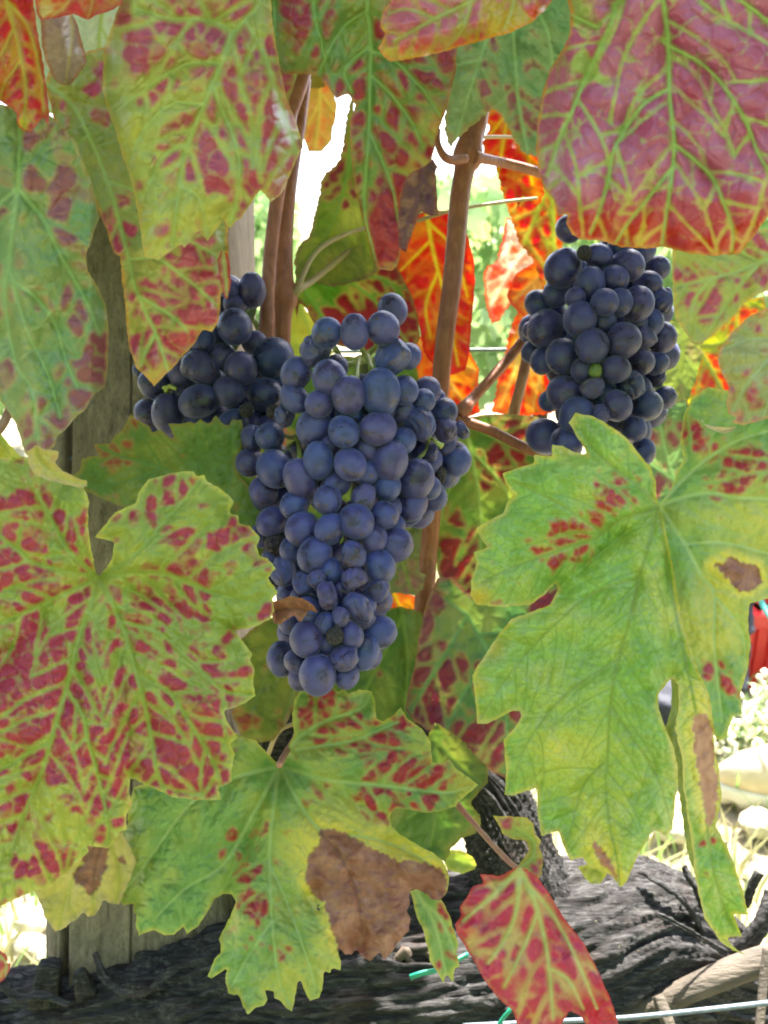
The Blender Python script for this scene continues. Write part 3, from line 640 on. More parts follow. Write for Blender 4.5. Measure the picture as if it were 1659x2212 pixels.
# ------------------------------------------------------------------ old trunk
def bark_mat():
    t = NT('old_bark'); a = t.node('ShaderNodeAttribute', attribute_name='grain'); v = t.obj()
    sp = t.node('ShaderNodeSeparateColor'); t.link(a.outputs['Color'], sp.inputs[0])
    n = t.noise(70, 5, .65, v); nf = t.noise(500, 4, .7, t.map(v, (.12, 1, 1)))
    c = t.ramp(n, [(.25, (.013,.012,.012)), (.5, (.029,.027,.027)), (.75, (.062,.059,.058))])
    c = t.mix(t.ramp(nf, [(.48, (0,0,0)), (.66, (.85,)*3)]), c, (.10,.098,.098))
    c = t.mix(t.ramp(t.noise(240, 4, .7, t.map(v, (.16, 1, 1.2), (0, .25, 0))), [(.50, (0,0,0)), (.62, (.9,)*3)]), c, (.012,.010,.010))
    c = t.mix(t.ramp(t.noise(180, 2, .5, v), [(.74, (0,0,0)), (.78, (.8,)*3)]), c, (.30,.30,.14))
    c = t.mix(t.ramp(t.noise(25, 3, .5, v), [(.55, (0,0,0)), (.75, (.5,)*3)]), c, (.055,.032,.022))
    return t.done(t.principled(c, .85, .25, t.bump(t.math('ADD', nf, n), 1.0, .002)))
M['bark'] = bark_mat()
M['shred'] = simple_mat('loose_bark_shred', [(.3, (.07,.05,.038)), (.7, (.17,.13,.10))], 200, .9, stretch=(.15,1,1), bump=.8, bdist=.001)
M['old_cane'] = simple_mat('dry_old_cane', [(.3, (.055,.045,.035)), (.7, (.13,.105,.08))], 160, .8, stretch=(.2,1,1), bump=.8, bdist=.002)
def bark_disp(amp, seed=0):
    def f(q, a, s):
        th = a + s * 2 + .5 * noise(s * 16, a * 0, None, seed + 3)          # fibres spiral a little
        ca, sa = np.cos(th), np.sin(th)
        r = 1 - np.abs(fbm(ca * 4.5, sa * 4.5, s * 14, seed, 3)) * 2.4
        r2 = 1 - np.abs(fbm(ca * 13, sa * 13, s * 26, seed + 40, 3)) * 2.2
        big = fbm(ca * 1.2, sa * 1.2, s * 11, seed + 9, 2)
        fine = noise(ca * 34, sa * 34, s * 60, seed + 60)
        kn = noise(ca * 2.2, sa * 2.2, s * 30, seed + 70); kn = np.clip(kn - .45, 0, 1) * 2.2
        fib = 1 - np.abs(noise(ca * 22, sa * 22, s * 34, seed + 90)) * 2
        return amp * (1.0 * big + .30 * r + .36 * r2 + .30 * fib + .26 * fine + .22 * noise(ca * 16, sa * 16, s * 95, seed + 120) + .8 * kn)
    return f
Pt, Rt = px_tube([(-420,2420,.52,190),(-200,2330,.50,170),(0,2290,.49,158),(200,2280,.48,165),(420,2240,.475,190),(640,2185,.47,205),(860,2150,.47,200),(1060,2120,.475,195),(1250,2080,.48,190),(1400,2085,.49,175),(1540,2190,.50,150),(1700,2330,.51,150),(1850,2600,.53,160),(1950,3000,.56,170),(2000,3600,.60,180)], 4)
v, f = tube_mesh(Pt, Rt, 300, disp=bark_disp(.0075, 3))
trunk = nobj('trunk', v, f, M['bark'], vine); trunk['label'] = 'thick black gnarled old wood lying across the bottom'
Pt2, Rt2 = px_tube([(1180,2120,.48,130),(1150,2000,.475,110),(1120,1900,.475,95),(1090,1800,.475,80),(1070,1730,.475,64),(1045,1690,.475,52),(985,1640,.48,44),(925,1590,.482,38),(880,1530,.485,30)], 4)
v, f = tube_mesh(Pt2, Rt2, 160, disp=bark_disp(.005, 8)); nobj('trunk_arm', v, f, M['bark'], vine)
Pt3, Rt3 = px_tube([(700,2080,.50,90),(600,1900,.49,70),(590,1700,.48,60),(600,1600,.475,55),(640,1480,.47,42)], 5)
v, f = tube_mesh(Pt3, Rt3, 120, disp=bark_disp(.004, 12)); nobj('trunk_arm', v, f, M['bark'], vine)
# pruned stubs and curling strips of bark
for (pts, am) in [([(95,2170,.46,24),(105,2110,.46,20),(112,2078,.46,19)],.0016),([(190,2150,.455,18),(176,2110,.455,12),(170,2094,.455,7)],.001)]:
    Pp, R = px_tube(pts, 3); v, f = tube_mesh(Pp, R, 48, disp=bark_disp(am, 21)); nobj('bark_stub', v, f, M['bark'], vine)
def strip(pts, w, th=.0012, seed=0):
    Pp, R = px_tube([(*p, w) for p in pts], 4); n = len(Pp)
    v, f = tube_mesh(Pp, R, 20, prof=lambda a, s: np.sqrt((np.cos(a + .5 * seed) ** 2) + (.28 * np.sin(a + .5 * seed)) ** 2) * (1 + .25 * noise(s * 70, a * 0, None, seed)), disp=lambda q, a, s: .0006 * noise(q[..., 0]*500, q[..., 1]*500, q[..., 2]*500))
    nobj('bark_strip', v, f, M['bark'], vine)
strip([(205,2060,.462),(225,2110,.45),(262,2140,.44),(310,2146,.436),(345,2120,.438),(385,2090,.442),(430,2085,.45)], 7, seed=1)
strip([(0,2120,.452),(40,2155,.448),(90,2150,.445),(150,2170,.44)], 8, seed=2)
strip([(1380,1880,.46),(1440,1915,.452),(1480,1950,.45),(1520,2010,.452)], 10, seed=3)
strip([(1478,1872,.455),(1490,1900,.45),(1505,1925,.45),(1515,1960,.452)], 8, seed=4)
strip([(1610,1960,.47),(1625,1915,.465),(1640,1885,.465)], 14, seed=5)
strip([(1560,2080,.46),(1610,2040,.455),(1650,1990,.455),(1670,1930,.46)], 18, seed=6)
strip([(1420,1975,.432),(1470,2000,.43),(1520,2030,.432),(1570,2060,.44)], 6, seed=7)
rs = np.random.default_rng(11)
for k in range(95):
    i = rs.integers(60, len(Pt) - 240) if len(Pt) > 320 else rs.integers(5, len(Pt) - 5)
    c0 = Pt[i]; ang = rs.uniform(-1.2, 1.3); rad = Rt[i] * 1.04
    n = rs.integers(4, 8); L = []
    for j in range(n):
        q = Pt[min(i + j * 5, len(Pt) - 1)]; aa = ang + j * rs.uniform(-.02, .05)
        L.append(q + np.array([0, -math.cos(aa), math.sin(aa)]) * rad * (1 + .05 * rs.normal()))
    L = catmull(np.array(L), .002)
    w = rs.uniform(.0009, .0038); v, f = tube_mesh(L, np.full(len(L), w) * np.sin(np.linspace(.15, 3.0, len(L))), 8, prof=lambda a, s: np.sqrt(np.cos(a) ** 2 + .1 * np.sin(a) ** 2))
    nobj('bark_strip', v, f, M['bark' if k % 3 else 'shred'], vine)

# ------------------------------------------------------------------ wooden post
t = NT('weathered_wood'); vo = t.obj(); vs = t.map(vo, (1, 1, .045)); n = t.noise(170, 6, .7, vs, .4); nb = t.noise(14, 4, .6, vo); nf = t.noise(900, 3, .6, t.map(vo, (1, 1, .08)))
c = t.ramp(n, [(.28, (.09,.070,.050)), (.46, (.21,.170,.125)), (.62, (.29,.240,.180)), (.8, (.36,.31,.24))])
c = t.mix(t.ramp(nb, [(.4, (0,0,0)), (.7, (.6,)*3)]), c, (.16,.125,.09))
c = t.mix(t.ramp(nf, [(.5, (0,0,0)), (.72, (.55,)*3)]), c, (.05,.043,.037))
M['post'] = t.done(t.principled(c, .82, .3, t.bump(t.math('ADD', n, nf), .9, .0015)))
top = P1(345, -500, .60); base = P1(352, 2000, .53); 
ax = (base - top).normalized(); k = (top.z + 0.0) 
pb = base + ax * ((0.0 - base.z) / ax.z); pt = top
npst = 420; Pp = np.array([list(pt.lerp(pb, i / (npst - 1))) for i in range(npst)])
GRO = []
def post_disp(q, a, s):
    # angle a = 0 faces the camera-side normal used by tube_mesh; measured in the post's own cross-section
    x = np.sin(a)                                                                  # -1 .. 1 across the front
    g = 0
    for (x0, w, dpt, wig) in ((-.66, .030, .012, .012), (-.02, .006, .007, .012), (.26, .003, .002, .03), (-.30, .003, .0018, .02), (.62, .006, .005, .02), (-.45, .002, .0012, .02), (.12, .002, .0014, .03)):
        xx = x0 + wig * noise(s * 5, x * 0, None, int(abs(x0) * 100)); on = sstep(-.5, -.1, noise(s * 2.2, x * 0 + x0 * 9, None, 7)) if dpt < .006 else 1
        g = g - dpt * on * np.exp(-((x - xx) / w) ** 2)
    gr = fbm(x * 26, np.cos(a) * 4, s * 7, 31, 3)
    return g * (np.cos(a) > 0) + .0011 * gr + .0006 * noise(x * 90, s * 60, None, 5) + .0016 * fbm(x * 3, s * 6, None, 12, 2)
half = 197 * .545 / F_PX
def post_prof(a, s):
    e = 4.5; return (np.abs(np.cos(a)) ** e + np.abs(np.sin(a)) ** e) ** (-1 / e)
def post_tube():
    T_ = np.array(ax); N = np.array([0, -1.0, 0]); N -= T_ * (N @ T_); N /= np.linalg.norm(N); Bv = np.cross(T_, N); Bv = -Bv if Bv[0] < 0 else Bv
    seg = 420; th = np.linspace(0, 2 * np.pi, seg, endpoint=False); s = np.linspace(0, (pb - pt).length, npst); Sg, TH = np.meshgrid(s, th, indexing='ij')
    rad = half * post_prof(TH, Sg); 
    pos = Pp[:, None] + (N * np.cos(TH)[..., None] + Bv * np.sin(TH)[..., None]) * rad[..., None]
    xn = np.clip(np.sin(TH) * post_prof(TH, Sg), -1, 1)
    A_ = np.arctan2(xn, np.where(np.cos(TH) > 0, 1, -1) * np.sqrt(np.clip(1 - xn * xn, 1e-4, 1)))
    pos = pos + N * (post_disp(pos, A_, Sg) * np.where(np.cos(TH) > 0, 1, -1))[..., None]
    V = pos.reshape(-1, 3); i, j = np.meshgrid(np.arange(npst - 1), np.arange(seg), indexing='ij'); j2 = (j + 1) % seg
    F = np.stack([i*seg+j, (i+1)*seg+j, (i+1)*seg+j2, i*seg+j2], -1).reshape(-1, 4)
    return V, np.vstack([F[:, [0,1,2]], F[:, [0,2,3]]])
v, f = post_tube()
post = nobj('wooden_post', v, f, M['post'], None, pb); tag(post, 'thick weathered grey wooden trellis post with long cracks behind the leaves', 'post')

# ------------------------------------------------------------------ wires and ties
M['wire'] = simple_mat('galvanised_wire', [(.3, (.10,.13,.16)), (.7, (.18,.22,.26))], 300, .42, .6, Metallic=.4)
M['wire_green'] = simple_mat('green_coated_wire', [(.3, (.05,.12,.10)), (.7, (.08,.17,.14))], 300, .4)
M['tie'] = simple_mat('green_plastic_tie', [(.3, (.01,.20,.13)), (.7, (.02,.26,.17))], 100, .35)
def wire(name, pts, mat, label, cat, grp=None):
    Pp, R = px_tube(pts, 12); v, f = tube_mesh(Pp, R, 10); o = nobj(name, v, f, M[mat], None); tag(o, label, cat, grp)
wire('trellis_wire', [(-150,1000,.505,5),(140,991,.505,5),(420,984,.505,5),(1000,940,.56,4),(1800,900,.60,4)], 'wire', 'grey trellis wire stretched across the post at mid height', 'wire', 'trellis wires')
wire('trellis_wire', [(560,762,.62,3.5),(900,757,.62,4),(1130,755,.62,4),(1700,745,.62,4)], 'wire_green', 'thin dark green wire passing behind the right cane', 'wire', 'trellis wires')
wire('trellis_wire', [(1000,2216,.40,5),(1200,2206,.40,5),(1330,2200,.40,5),(1500,2184,.40,5.5),(1800,2150,.40,5.5)], 'wire', 'pale blue-grey wire along the bottom right corner', 'wire', 'trellis wires')
def tie(pts, label):
    Pp, R = px_tube(pts, 3); v, f = tube_mesh(Pp, R, 10, prof=lambda a, s: np.sqrt(np.cos(a) ** 2 + .25 * np.sin(a) ** 2)); o = nobj('plant_tie', v, f, M['tie'], None); tag(o, label, 'plant tie', 'green plastic ties')
tie([(886,2111,.40,6.5),(910,2103,.40,6.5),(940,2096,.402,6.5),(975,2080,.405,6),(1010,2062,.41,6)], 'green plastic tie end lying on the trunk left of the crimson leaf')
tie([(1076,2216,.39,5),(1088,2198,.39,5),(1102,2180,.39,5),(1112,2150,.395,5)], 'green plastic tie behind the lower part of the crimson leaf')
cane([(1300,2230,.43,20),(1345,2196,.43,22),(1430,2165,.43,24),(1520,2125,.43,26),(1600,2092,.435,28),(1700,2060,.44,28)], 'old_cane', 'old_cane', 'pale dry old cane crossing the bottom right corner', ridge=.12)
cane([(1420,2150,.42,12),(1435,2190,.415,15),(1450,2230,.41,13)], 'old_cane', 'side_shoot', ridge=.15)
cane([(1657,2050,.425,9),(1650,2110,.42,9),(1640,2230,.41,9)], 'old_cane', 'side_shoot', ridge=.12)
def leaf(*a, **k): return build_leaf(vine, *a, **k)
def tl(ox, oy, *xy):
    """Rows of traced outline: pairs on a 3x enlarged tile whose corner is (ox, oy)."""
    return [(ox + xy[i] / 3.0, oy + xy[i+1] / 3.0) for i in range(0, len(xy), 2)]

# big lime leaf, lower left
LIME = [(212,1249),(232,1222),(243,1205),(247,1172),(225,1165),(205,1161),(233,1126),(250,1106),(293,1086),(300,1063),(320,1036),(343,1030),(367,1023),(400,1018),(420,1020),(423,1028),(442,1026),(447,1040),(473,1053),(497,1073),(505,1083),(497,1100),
 (497,1109),(515,1114),(517,1131),(540,1136),(561,1161),(553,1180),(563,1203),(578,1206),(596,1228),(578,1249),(600,1279),(588,1293),(593,1319),(585,1336),(553,1353),(507,1363),(533,1396),(545,1413),(540,1423),(550,1449),(547,1473),(552,1503),
 (530,1519),(483,1536),(490,1559),(513,1593),(497,1606),(507,1629),(500,1659),(500,1689),(470,1701),(478,1727),(450,1728),(410,1727),(367,1720),(333,1702),(300,1689),(283,1679),(277,1709),(285,1739),(273,1759),(273,1792),(257,1799),
 (247,1819),(233,1832),(187,1826),(192,1839),(153,1876),(127,1899),(73,1926),(33,1942),(0,1959),(-80,1980),(-110,1800),(-110,1500),(-110,1300),(-60,1130),(-30,1000),(0,990),(50,986),(100,1010),(150,1035),(180,1048),(193,1086),(190,1106),(192,1156),(200,1203),(206,1233)]
leaf('large lime leaf with crimson blotches at lower left beside the post', LIME, (212,1249),
 [[(212,1249),(267,1239),(350,1239),(417,1263),(467,1283),(560,1306)],[(212,1249),(300,1190),(360,1120),(400,1080),(428,1040)],
  [(212,1249),(260,1339),(290,1439),(320,1556),(337,1659),(355,1712)],[(256,1339),(350,1373),(407,1423),(480,1490),(540,1500)],[(297,1459),(367,1499),(417,1573),(467,1659),(477,1715)],
  [(212,1249),(200,1293),(167,1389),(143,1489),(117,1573),(93,1659),(60,1740),(20,1850)],[(143,1489),(180,1549),(187,1589),(207,1659),(230,1760),(235,1820)],
  [(212,1249),(133,1286),(33,1333),(-50,1370)],[(212,1249),(147,1189),(110,1122),(67,1046),(40,1005)],[(212,1249),(83,1219),(33,1183),(-20,1146)],[(110,1600),(40,1640),(-30,1680)]],
 .272, ST_LIME, g=(.02,-.03), vscale=1.15, den=.30, blobs=[(60,1180,120,.4),(40,1400,150,.42),(140,1440,90,.3),(330,1340,70,.5),(420,1230,60,.35),(380,1120,55,.35),(330,1560,120,.55),(420,1640,90,.6),(110,1600,120,.5),(230,1680,80,.4),(460,1450,70,.45),(100,1870,70,.4),(30,1720,50,.3),(490,1400,50,-.3),(120,1760,70,-.25),(240,1290,50,-.2),(520,1250,40,-.2)],
 yblobs=[(100,1760,120,.5),(250,1100,40,.3),(500,1690,40,.6)], curl=.005, wob=.008, s=3.3, fold=.0025, quilt=.0014, creases=[((212,1249),(507,1363),.008,50),((212,1249),(0,1420),.006,50),((250,1330),(283,1679),.005,40)])

# bottom centre leaf with dead patch
Q = [(603,1653),(590,1640),(566,1615),(553,1599),(530,1592),(500,1580),(470,1640),(400,1670),(290,1700),(276,1752),(277,1780),(260,1802),(247,1826),(240,1846),(267,1851),(290,1851),(273,1876),(262,1892),(258,1926),(260,1949),(267,1956),(290,1952),(288,1969),(295,1976),(293,1999),(300,2021),(333,2009),(353,2019),(377,2019),(397,1999),(403,2019),(430,1999),(447,1972),(463,1942),(480,1931),(500,1931),(510,1949),(497,1982),(480,2012),(473,2029),(477,2039),(477,2059),(463,2072),(448,2109),(457,2114),(490,2092),(487,2122),(493,2146),(510,2149),(512,2139),(523,2169),(535,2192),(553,2176),(570,2172),(578,2159),(573,2139),(590,2139),(592,2156),(606,2162),(620,2179),(631,2186),(640,2139),(646,2109),(656,2136),(670,2162),(690,2156),(696,2139),(700,2096),(713,2102),(716,2089),(735,2096),(736,2076),(726,2036),(730,2046),(745,2062),(760,2062),(768,2050),(783,2069),(800,2076),(820,2056),(830,2074),(850,2052),(860,2036),(883,2012),(886,1982),(878,1968),(886,1952),(883,1936),(890,1919),(913,1926),(930,1942),(950,1946),(966,1926),(970,1892),(956,1859),(936,1842),(903,1826),(870,1806),(846,1786),(841,1766),(853,1746),(886,1749),(920,1756),(953,1752),(986,1742),(990,1732),(1006,1719),(1033,1696),(1013,1679),(986,1662),(970,1641),(953,1649),(933,1646),(930,1603),(910,1573),(880,1553),(866,1528),(853,1543),(826,1559),(813,1553),(811,1523),(803,1493),(776,1489),(753,1499),(743,1486),(730,1496),(720,1483),(680,1500),(653,1486),(637,1509),(631,1539),(635,1589),(616,1626)]
leaf('green leaf at bottom centre with a big dead brown lobe', Q, (603,1655),
 [[(603,1655),(590,1759),(583,1859),(588,1990),(600,2100),(625,2170)],[(585,1870),(620,1950),(660,2060),(685,2140)],[(603,1655),(653,1746),(696,1802),(740,1859),(770,1926),(780,1992),(790,2060)],[(603,1655),(720,1686),(820,1696),(953,1712),(1015,1700)],[(603,1655),(640,1600),(700,1560),(780,1530),(800,1500)],[(640,1620),(760,1600),(860,1560)],[(603,1655),(480,1690),(400,1750),(320,1860),(265,1930)],[(603,1655),(540,1770),(480,1870),(400,1920),(330,1990)],[(700,1806),(800,1810),(900,1850),(960,1890)],[(588,1990),(540,2060),(500,2130)]],
 .312, ST_GREEN, g=(.01,-.03), den=-.02, blobs=[(690,1560,50,.95),(760,1580,80,.6),(860,1610,80,.75),(900,1700,70,.6),(800,1730,50,.55),(670,1700,50,.25),(545,1840,55,.8),(545,1960,40,.9),(590,2030,60,.35),(950,1660,50,.4),(500,1620,30,.5),(440,1860,60,.12)],
 dry=[[(690,1792),(720,1790),(760,1806),(800,1830),(860,1858),(920,1862),(968,1885),(966,1930),(950,1950),(910,1930),(892,1925),(893,2010),(870,2050),(830,2080),(780,2080),(735,2060),(712,2000),(700,1950),(670,1930),(655,1885),(670,1840),(690,1820)]],
 yblobs=[(670,1830,70,1.0),(820,1825,60,.7),(900,1840,60,.8),(760,1770,60,.5),(700,2080,60,.4),(600,2130,60,.35)], oblobs=[(1000,1690,35,.6)], wob=.008, s=3.3, curl=.005, fold=.003, quilt=.0014, creases=[((603,1655),(841,1766),.008,50),((603,1655),(480,1931),.008,45)], hole=[[(683,1945),(690,1955),(692,1975),(686,1968)]],
 petiole=[(603,1653,.31,7),(615,1630,.325,7),(632,1603,.345,6),(650,1570,.37,6),(690,1520,.40,6)])

# large glossy leaf, right front, its right lobe hanging down
MM = [(1423,1090),(1419,1080),(1416,1036),(1406,1010),(1383,983),(1353,946),(1323,923),(1283,900),(1243,891),(1228,913),(1239,930),(1253,953),(1269,983),(1239,976),(1216,963),(1193,960),(1193,986),(1153,983),(1154,1000),(1106,1016),(1086,1023),(1093,1046),(1110,1066),(1096,1085),(1088,1108),(1062,1122),(1030,1139),(1030,1149),(1053,1183),(1023,1194),(1030,1216),(1018,1253),(1016,1286),(1030,1306),(1086,1311),(1145,1306),(1175,1286),(1200,1258),(1206,1273),(1189,1306),(1156,1319),(1106,1336),(1080,1366),(1053,1406),(1020,1459),(1026,1506),(1031,1563),(1053,1563),(1106,1536),(1123,1536),(1126,1549),(1106,1579),(1088,1599),(1093,1659),(1090,1716),(1106,1719),(1159,1702),(1161,1759),(1169,1806),(1206,1796),(1219,1832),(1233,1859),(1259,1852),(1273,1872),(1323,1892),(1339,1917),(1353,1906),(1373,1859),(1383,1839),(1413,1792),(1439,1806),(1453,1792),(1458,1742),(1464,1692),(1464,1659),(1455,1613),(1436,1569),(1423,1533),(1423,1499),(1440,1476),(1453,1464),
 (1466,1480),(1466,1530),(1458,1572),(1474,1640),(1476,1700),(1482,1740),(1495,1830),(1502,1900),(1523,1986),(1556,2033),(1583,2053),(1613,2064),(1582,2044),(1570,2026),(1603,2023),(1583,1973),(1616,1976),(1606,1926),(1589,1876),(1573,1832),(1546,1786),(1559,1726),(1553,1659),(1543,1623),(1543,1573),(1533,1506),(1509,1449),(1489,1406),(1469,1323),(1456,1239),(1440,1160)]
leaf('big pale green leaf at right with one dark red blotched lobe', MM, (1423,1095),
 [[(1423,1095),(1399,1183),(1379,1256),(1356,1356),(1336,1423),(1319,1523),(1313,1639),(1309,1692),(1316,1776),(1333,1859),(1338,1910)],[(1423,1095),(1336,1126),(1286,1163),(1223,1183),(1106,1226),(1040,1260)],[(1423,1095),(1380,1050),(1320,1005),(1270,955),(1246,900)],[(1379,1249),(1273,1286),(1189,1359),(1106,1450),(1036,1555)],[(1336,1423),(1256,1473),(1199,1523),(1139,1606),(1100,1706)],[(1423,1095),(1445,1250),(1475,1400),(1500,1520),(1515,1620),(1525,1750),(1535,1850),(1560,1950),(1590,2010)],[(1319,1523),(1370,1600),(1420,1680),(1450,1780)],[(1300,1150),(1210,1090),(1110,1040)],[(1313,1639),(1260,1700),(1225,1820)]],
 .255, ST_SILK, g=(.0,-.02), den=-.08, blobs=[(1245,1155,50,.9),(1200,1190,50,.7),(1325,1060,45,.85),(1300,1120,40,.6),(1170,1190,25,.5),(1120,1150,30,.35),(1060,1270,50,.3),(1050,1190,30,.4),(1510,1690,20,.2),(1520,1820,30,.5),(1540,1900,30,.3)],
 dry=[[(1500,1545),(1520,1540),(1537,1555),(1543,1640),(1552,1700),(1545,1770),(1530,1790),(1512,1700),(1500,1620),(1493,1570)],[(1275,1810),(1290,1820),(1315,1850),(1330,1880),(1338,1905),(1315,1885),(1300,1870),(1285,1840)]],
 oblobs=[(1030,1290,32,.8),(1062,1395,30,.7),(1030,1480,25,.6),(1035,1140,25,.5),(1235,905,20,.8),(1215,965,25,.5),(1035,1555,18,.8)], yblobs=[(1520,1500,45,1.0),(1525,1560,40,.8),(1290,1820,45,.8),(1310,1860,40,.7),(1330,1720,100,.25),(1250,1560,120,.2),(1200,1650,70,.35),(1450,1350,50,.3)], wob=.007, s=3.3, curl=.005, quilt=.0012, cell=24, vscale=1.0, fold=.0016, vw=3.2, creases=[((1423,1095),(1206,1268),.012,60),((1379,1260),(1110,1520),.004,50),((1440,1200),(1453,1464),.006,40)],  # yellow patches low on the blade put translucent glow into the colour
 bend=lambda x, y: .020 * sstep(1420, 1560, x) * sstep(1400, 1700, y))

leaf('olive underside of the folded lobe of the big right leaf', [(1450,1462),(1466,1466),(1480,1480),(1492,1520),(1512,1640),(1522,1760),(1505,1900),(1488,1850),(1478,1800),(1465,1700),(1448,1610),(1436,1575),(1450,1530)], (1455,1470), [[(1455,1470),(1470,1600),(1490,1760),(1500,1880)]], .284, S(g1=(.16,.22,.04), g2=(.20,.27,.05), vein=(.25,.3,.08), marg=(.2,.25,.05)), den=0, wob=.003, vw=2.5)
# right leaf behind it with the round dead spot
leaf('green leaf at right edge with a round brown dead spot', [(1423,1090),(1447,1060),(1459,1030),(1476,990),(1470,950),(1476,900),(1495,860),(1530,835),(1600,850),(1770,880),(1770,1250),(1700,1285),(1659,1293),(1619,1303),(1616,1339),(1621,1389),(1616,1439),(1599,1503),(1603,1543),(1583,1546),(1569,1593),(1553,1599),(1535,1580),(1510,1500),(1460,1300),(1430,1150)], (1423,1090),
 [[(1423,1090),(1483,1180),(1516,1246),(1543,1283),(1543,1393),(1560,1560)],[(1423,1090),(1479,1033),(1530,990),(1600,950),(1700,920)],[(1423,1090),(1520,1066),(1600,1075),(1740,1080)],[(1476,1175),(1560,1172),(1660,1195),(1740,1200)],[(1543,1285),(1600,1360),(1612,1440)]],
 .29, ST_GREEN, g=(.03,0), den=-.03, blobs=[(1500,940,30,.7),(1560,970,40,.4),(1600,1030,60,.75),(1640,1000,40,.6),(1545,1060,30,.5),(1480,1420,30,.3),(1570,1440,40,.6),(1530,1440,28,.7),(1590,1480,30,.6),(1480,930,40,.3)],
 dry=[[(1541,1219),(1560,1216),(1580,1199),(1600,1214),(1620,1218),(1640,1225),(1645,1255),(1625,1278),(1595,1279),(1580,1262),(1560,1240)]], yblobs=[(1600,1245,75,.45),(1640,1130,70,.5),(1500,1350,70,.4),(1560,1330,60,.35)], wob=.006, curl=.003)

# top right blotched leaf
E = [(1224,-110),(1226,0),(1233,33),(1231,73),(1216,107),(1189,147),(1176,187),(1163,253),(1158,327),(1164,370),(1176,410),(1196,430),(1206,467),(1229,460),(1223,483),(1236,507),(1253,517),(1299,520),(1339,533),(1393,537),(1433,533),(1489,547),(1539,553),(1599,547),(1626,513),(1659,467),(1700,400),(1770,300),(1770,-110)]
leaf('very large purple-blotched leaf filling the top right corner', E, (1430,-60),
 [[(1430,-60),(1433,0),(1443,83),(1446,200),(1456,317),(1446,417),(1436,483),(1429,530)],[(1433,90),(1466,110),(1523,143),(1573,200),(1613,267),(1639,333),(1680,400)],[(1453,310),(1489,337),(1533,377),(1559,427),(1583,500),(1580,545)],[(1430,-60),(1339,0),(1323,43),(1293,110),(1263,173),(1239,233),(1213,290),(1182,380)],[(1446,190),(1389,227),(1346,287),(1323,333),(1313,393),(1293,460),(1275,505)],[(1450,365),(1396,433),(1356,483),(1330,525)],[(1430,-60),(1560,-20),(1626,20),(1680,70),(1750,150)],[(1290,60),(1250,40),(1230,30)]],
 0.243, ST_PURP, g=(-.01,.03), den=.72, blobs=[(1500,250,200,.4),(1400,450,180,.35),(1550,100,120,.3),(1250,150,40,-.3),(1210,420,40,-.3),(1350,330,60,-.1),(1250,20,40,-.2)], yblobs=[(1240,500,50,.3)], oblobs=[(1250,505,55,1),(1330,535,70,.8),(1430,540,80,.7),(1540,550,80,.8),(1640,500,80,.7),(1390,470,60,.3)], cell=44, soft=1.0, vw=2.6, vscale=1.5, quilt=.0010, wob=.006, curl=.006, fold=.003, s=3.4,
 bend=lambda x, y: .022 * (1 - sstep(0, 90, x - 1150)) + .014 * sstep(420, 560, y))

# top centre-left leaf
A = [(262,-110),(262,0),(240,60),(224,110),(222,190),(230,230),(245,270),(262,330),(278,370),(292,430),(300,480),(306,520),(312,553),(340,562),(365,545),(393,527),(398,537),(415,512),(430,497),(440,512),(448,522),(466,495),(485,470),(492,490),(498,493),(508,478),(520,473),(535,450),(553,423),(563,410),(575,425),(586,437),(602,425),(613,410),(628,375),(645,335),(655,315),(642,270),(620,215),(606,150),(596,100),(588,50),(585,0),(585,-110)]
leaf('large pale lime and dusky pink leaf hanging from the top left', A, (575,-60),
 [[(575,-60),(553,17),(507,67),(480,133),(450,200),(417,283),(397,333),(388,400),(378,480),(372,530)],[(460,185),(480,240),(500,283),(517,350),(513,417),(500,480)],[(506,66),(440,42),(367,40),(300,20)],[(478,135),(400,140),(330,180),(250,240)],[(440,225),(370,225),(310,280),(280,350)],[(405,310),(350,340),(310,430)],[(530,40),(570,120),(605,220),(640,330)],[(388,400),(430,430),(448,510)]],
 0.262, ST_PINK, g=(.0,.03), soft=1.6, vscale=1.5, den=.52, blobs=[(540,300,110,.45),(460,80,90,.35),(300,250,70,-.2),(520,150,80,.2),(340,450,90,-.3),(590,120,50,.3)], yblobs=[(270,300,60,.5),(340,500,80,.55),(440,480,50,.5),(590,400,30,.6)], cell=37, wob=.008, curl=.006, s=3.4,
 bend=lambda x, y: .02 * sstep(560, 660, x) + .012 * (1 - sstep(220, 300, x)))

# top centre leaf, folded lobe hanging
B = [(530,-110),(535,0),(550,60),(575,120),(608,160),(640,160),(670,160),(690,168),(703,177),(726,213),(753,203),(768,227),(755,267),(758,333),(768,417),(784,473),(795,520),(806,563),(818,582),(846,585),(858,575),(866,540),(874,500),(874,450),(878,400),(888,377),(910,370),(933,352),(940,307),(950,273),(963,240),(973,200),(985,150),(990,60),(985,-110)]
leaf('green leaf with dark red blotches hanging at top centre', B, (790,-60),
 [[(790,-60),(795,30),(801,83),(799,183),(797,267),(791,367),(788,460),(810,560)],[(798,160),(840,200),(886,260),(915,320)],[(797,285),(826,350),(850,417),(860,480)],[(795,20),(740,60),(700,130),(690,165)],[(799,110),(850,130),(910,190),(950,250)],[(790,-60),(690,-10),(680,33),(692,80),(700,120)],[(592,0),(597,100),(610,140)],[(797,100),(745,150),(760,200)]],
 0.285, ST_DEEP, g=(.0,.03), soft=1.5, vscale=1.3, den=.52, blobs=[(650,60,60,.4),(740,190,60,.5),(900,150,60,.45),(850,300,60,.5),(840,420,60,.8),(835,520,70,1.3),(920,340,40,.6),(780,60,40,-.3),(880,230,50,.3)], yblobs=[(930,250,30,.3)], oblobs=[(905,360,40,.6),(955,270,35,.6),(835,560,60,.5),(870,430,30,.5)], cell=36, wob=.007, curl=.004, fold=.003)
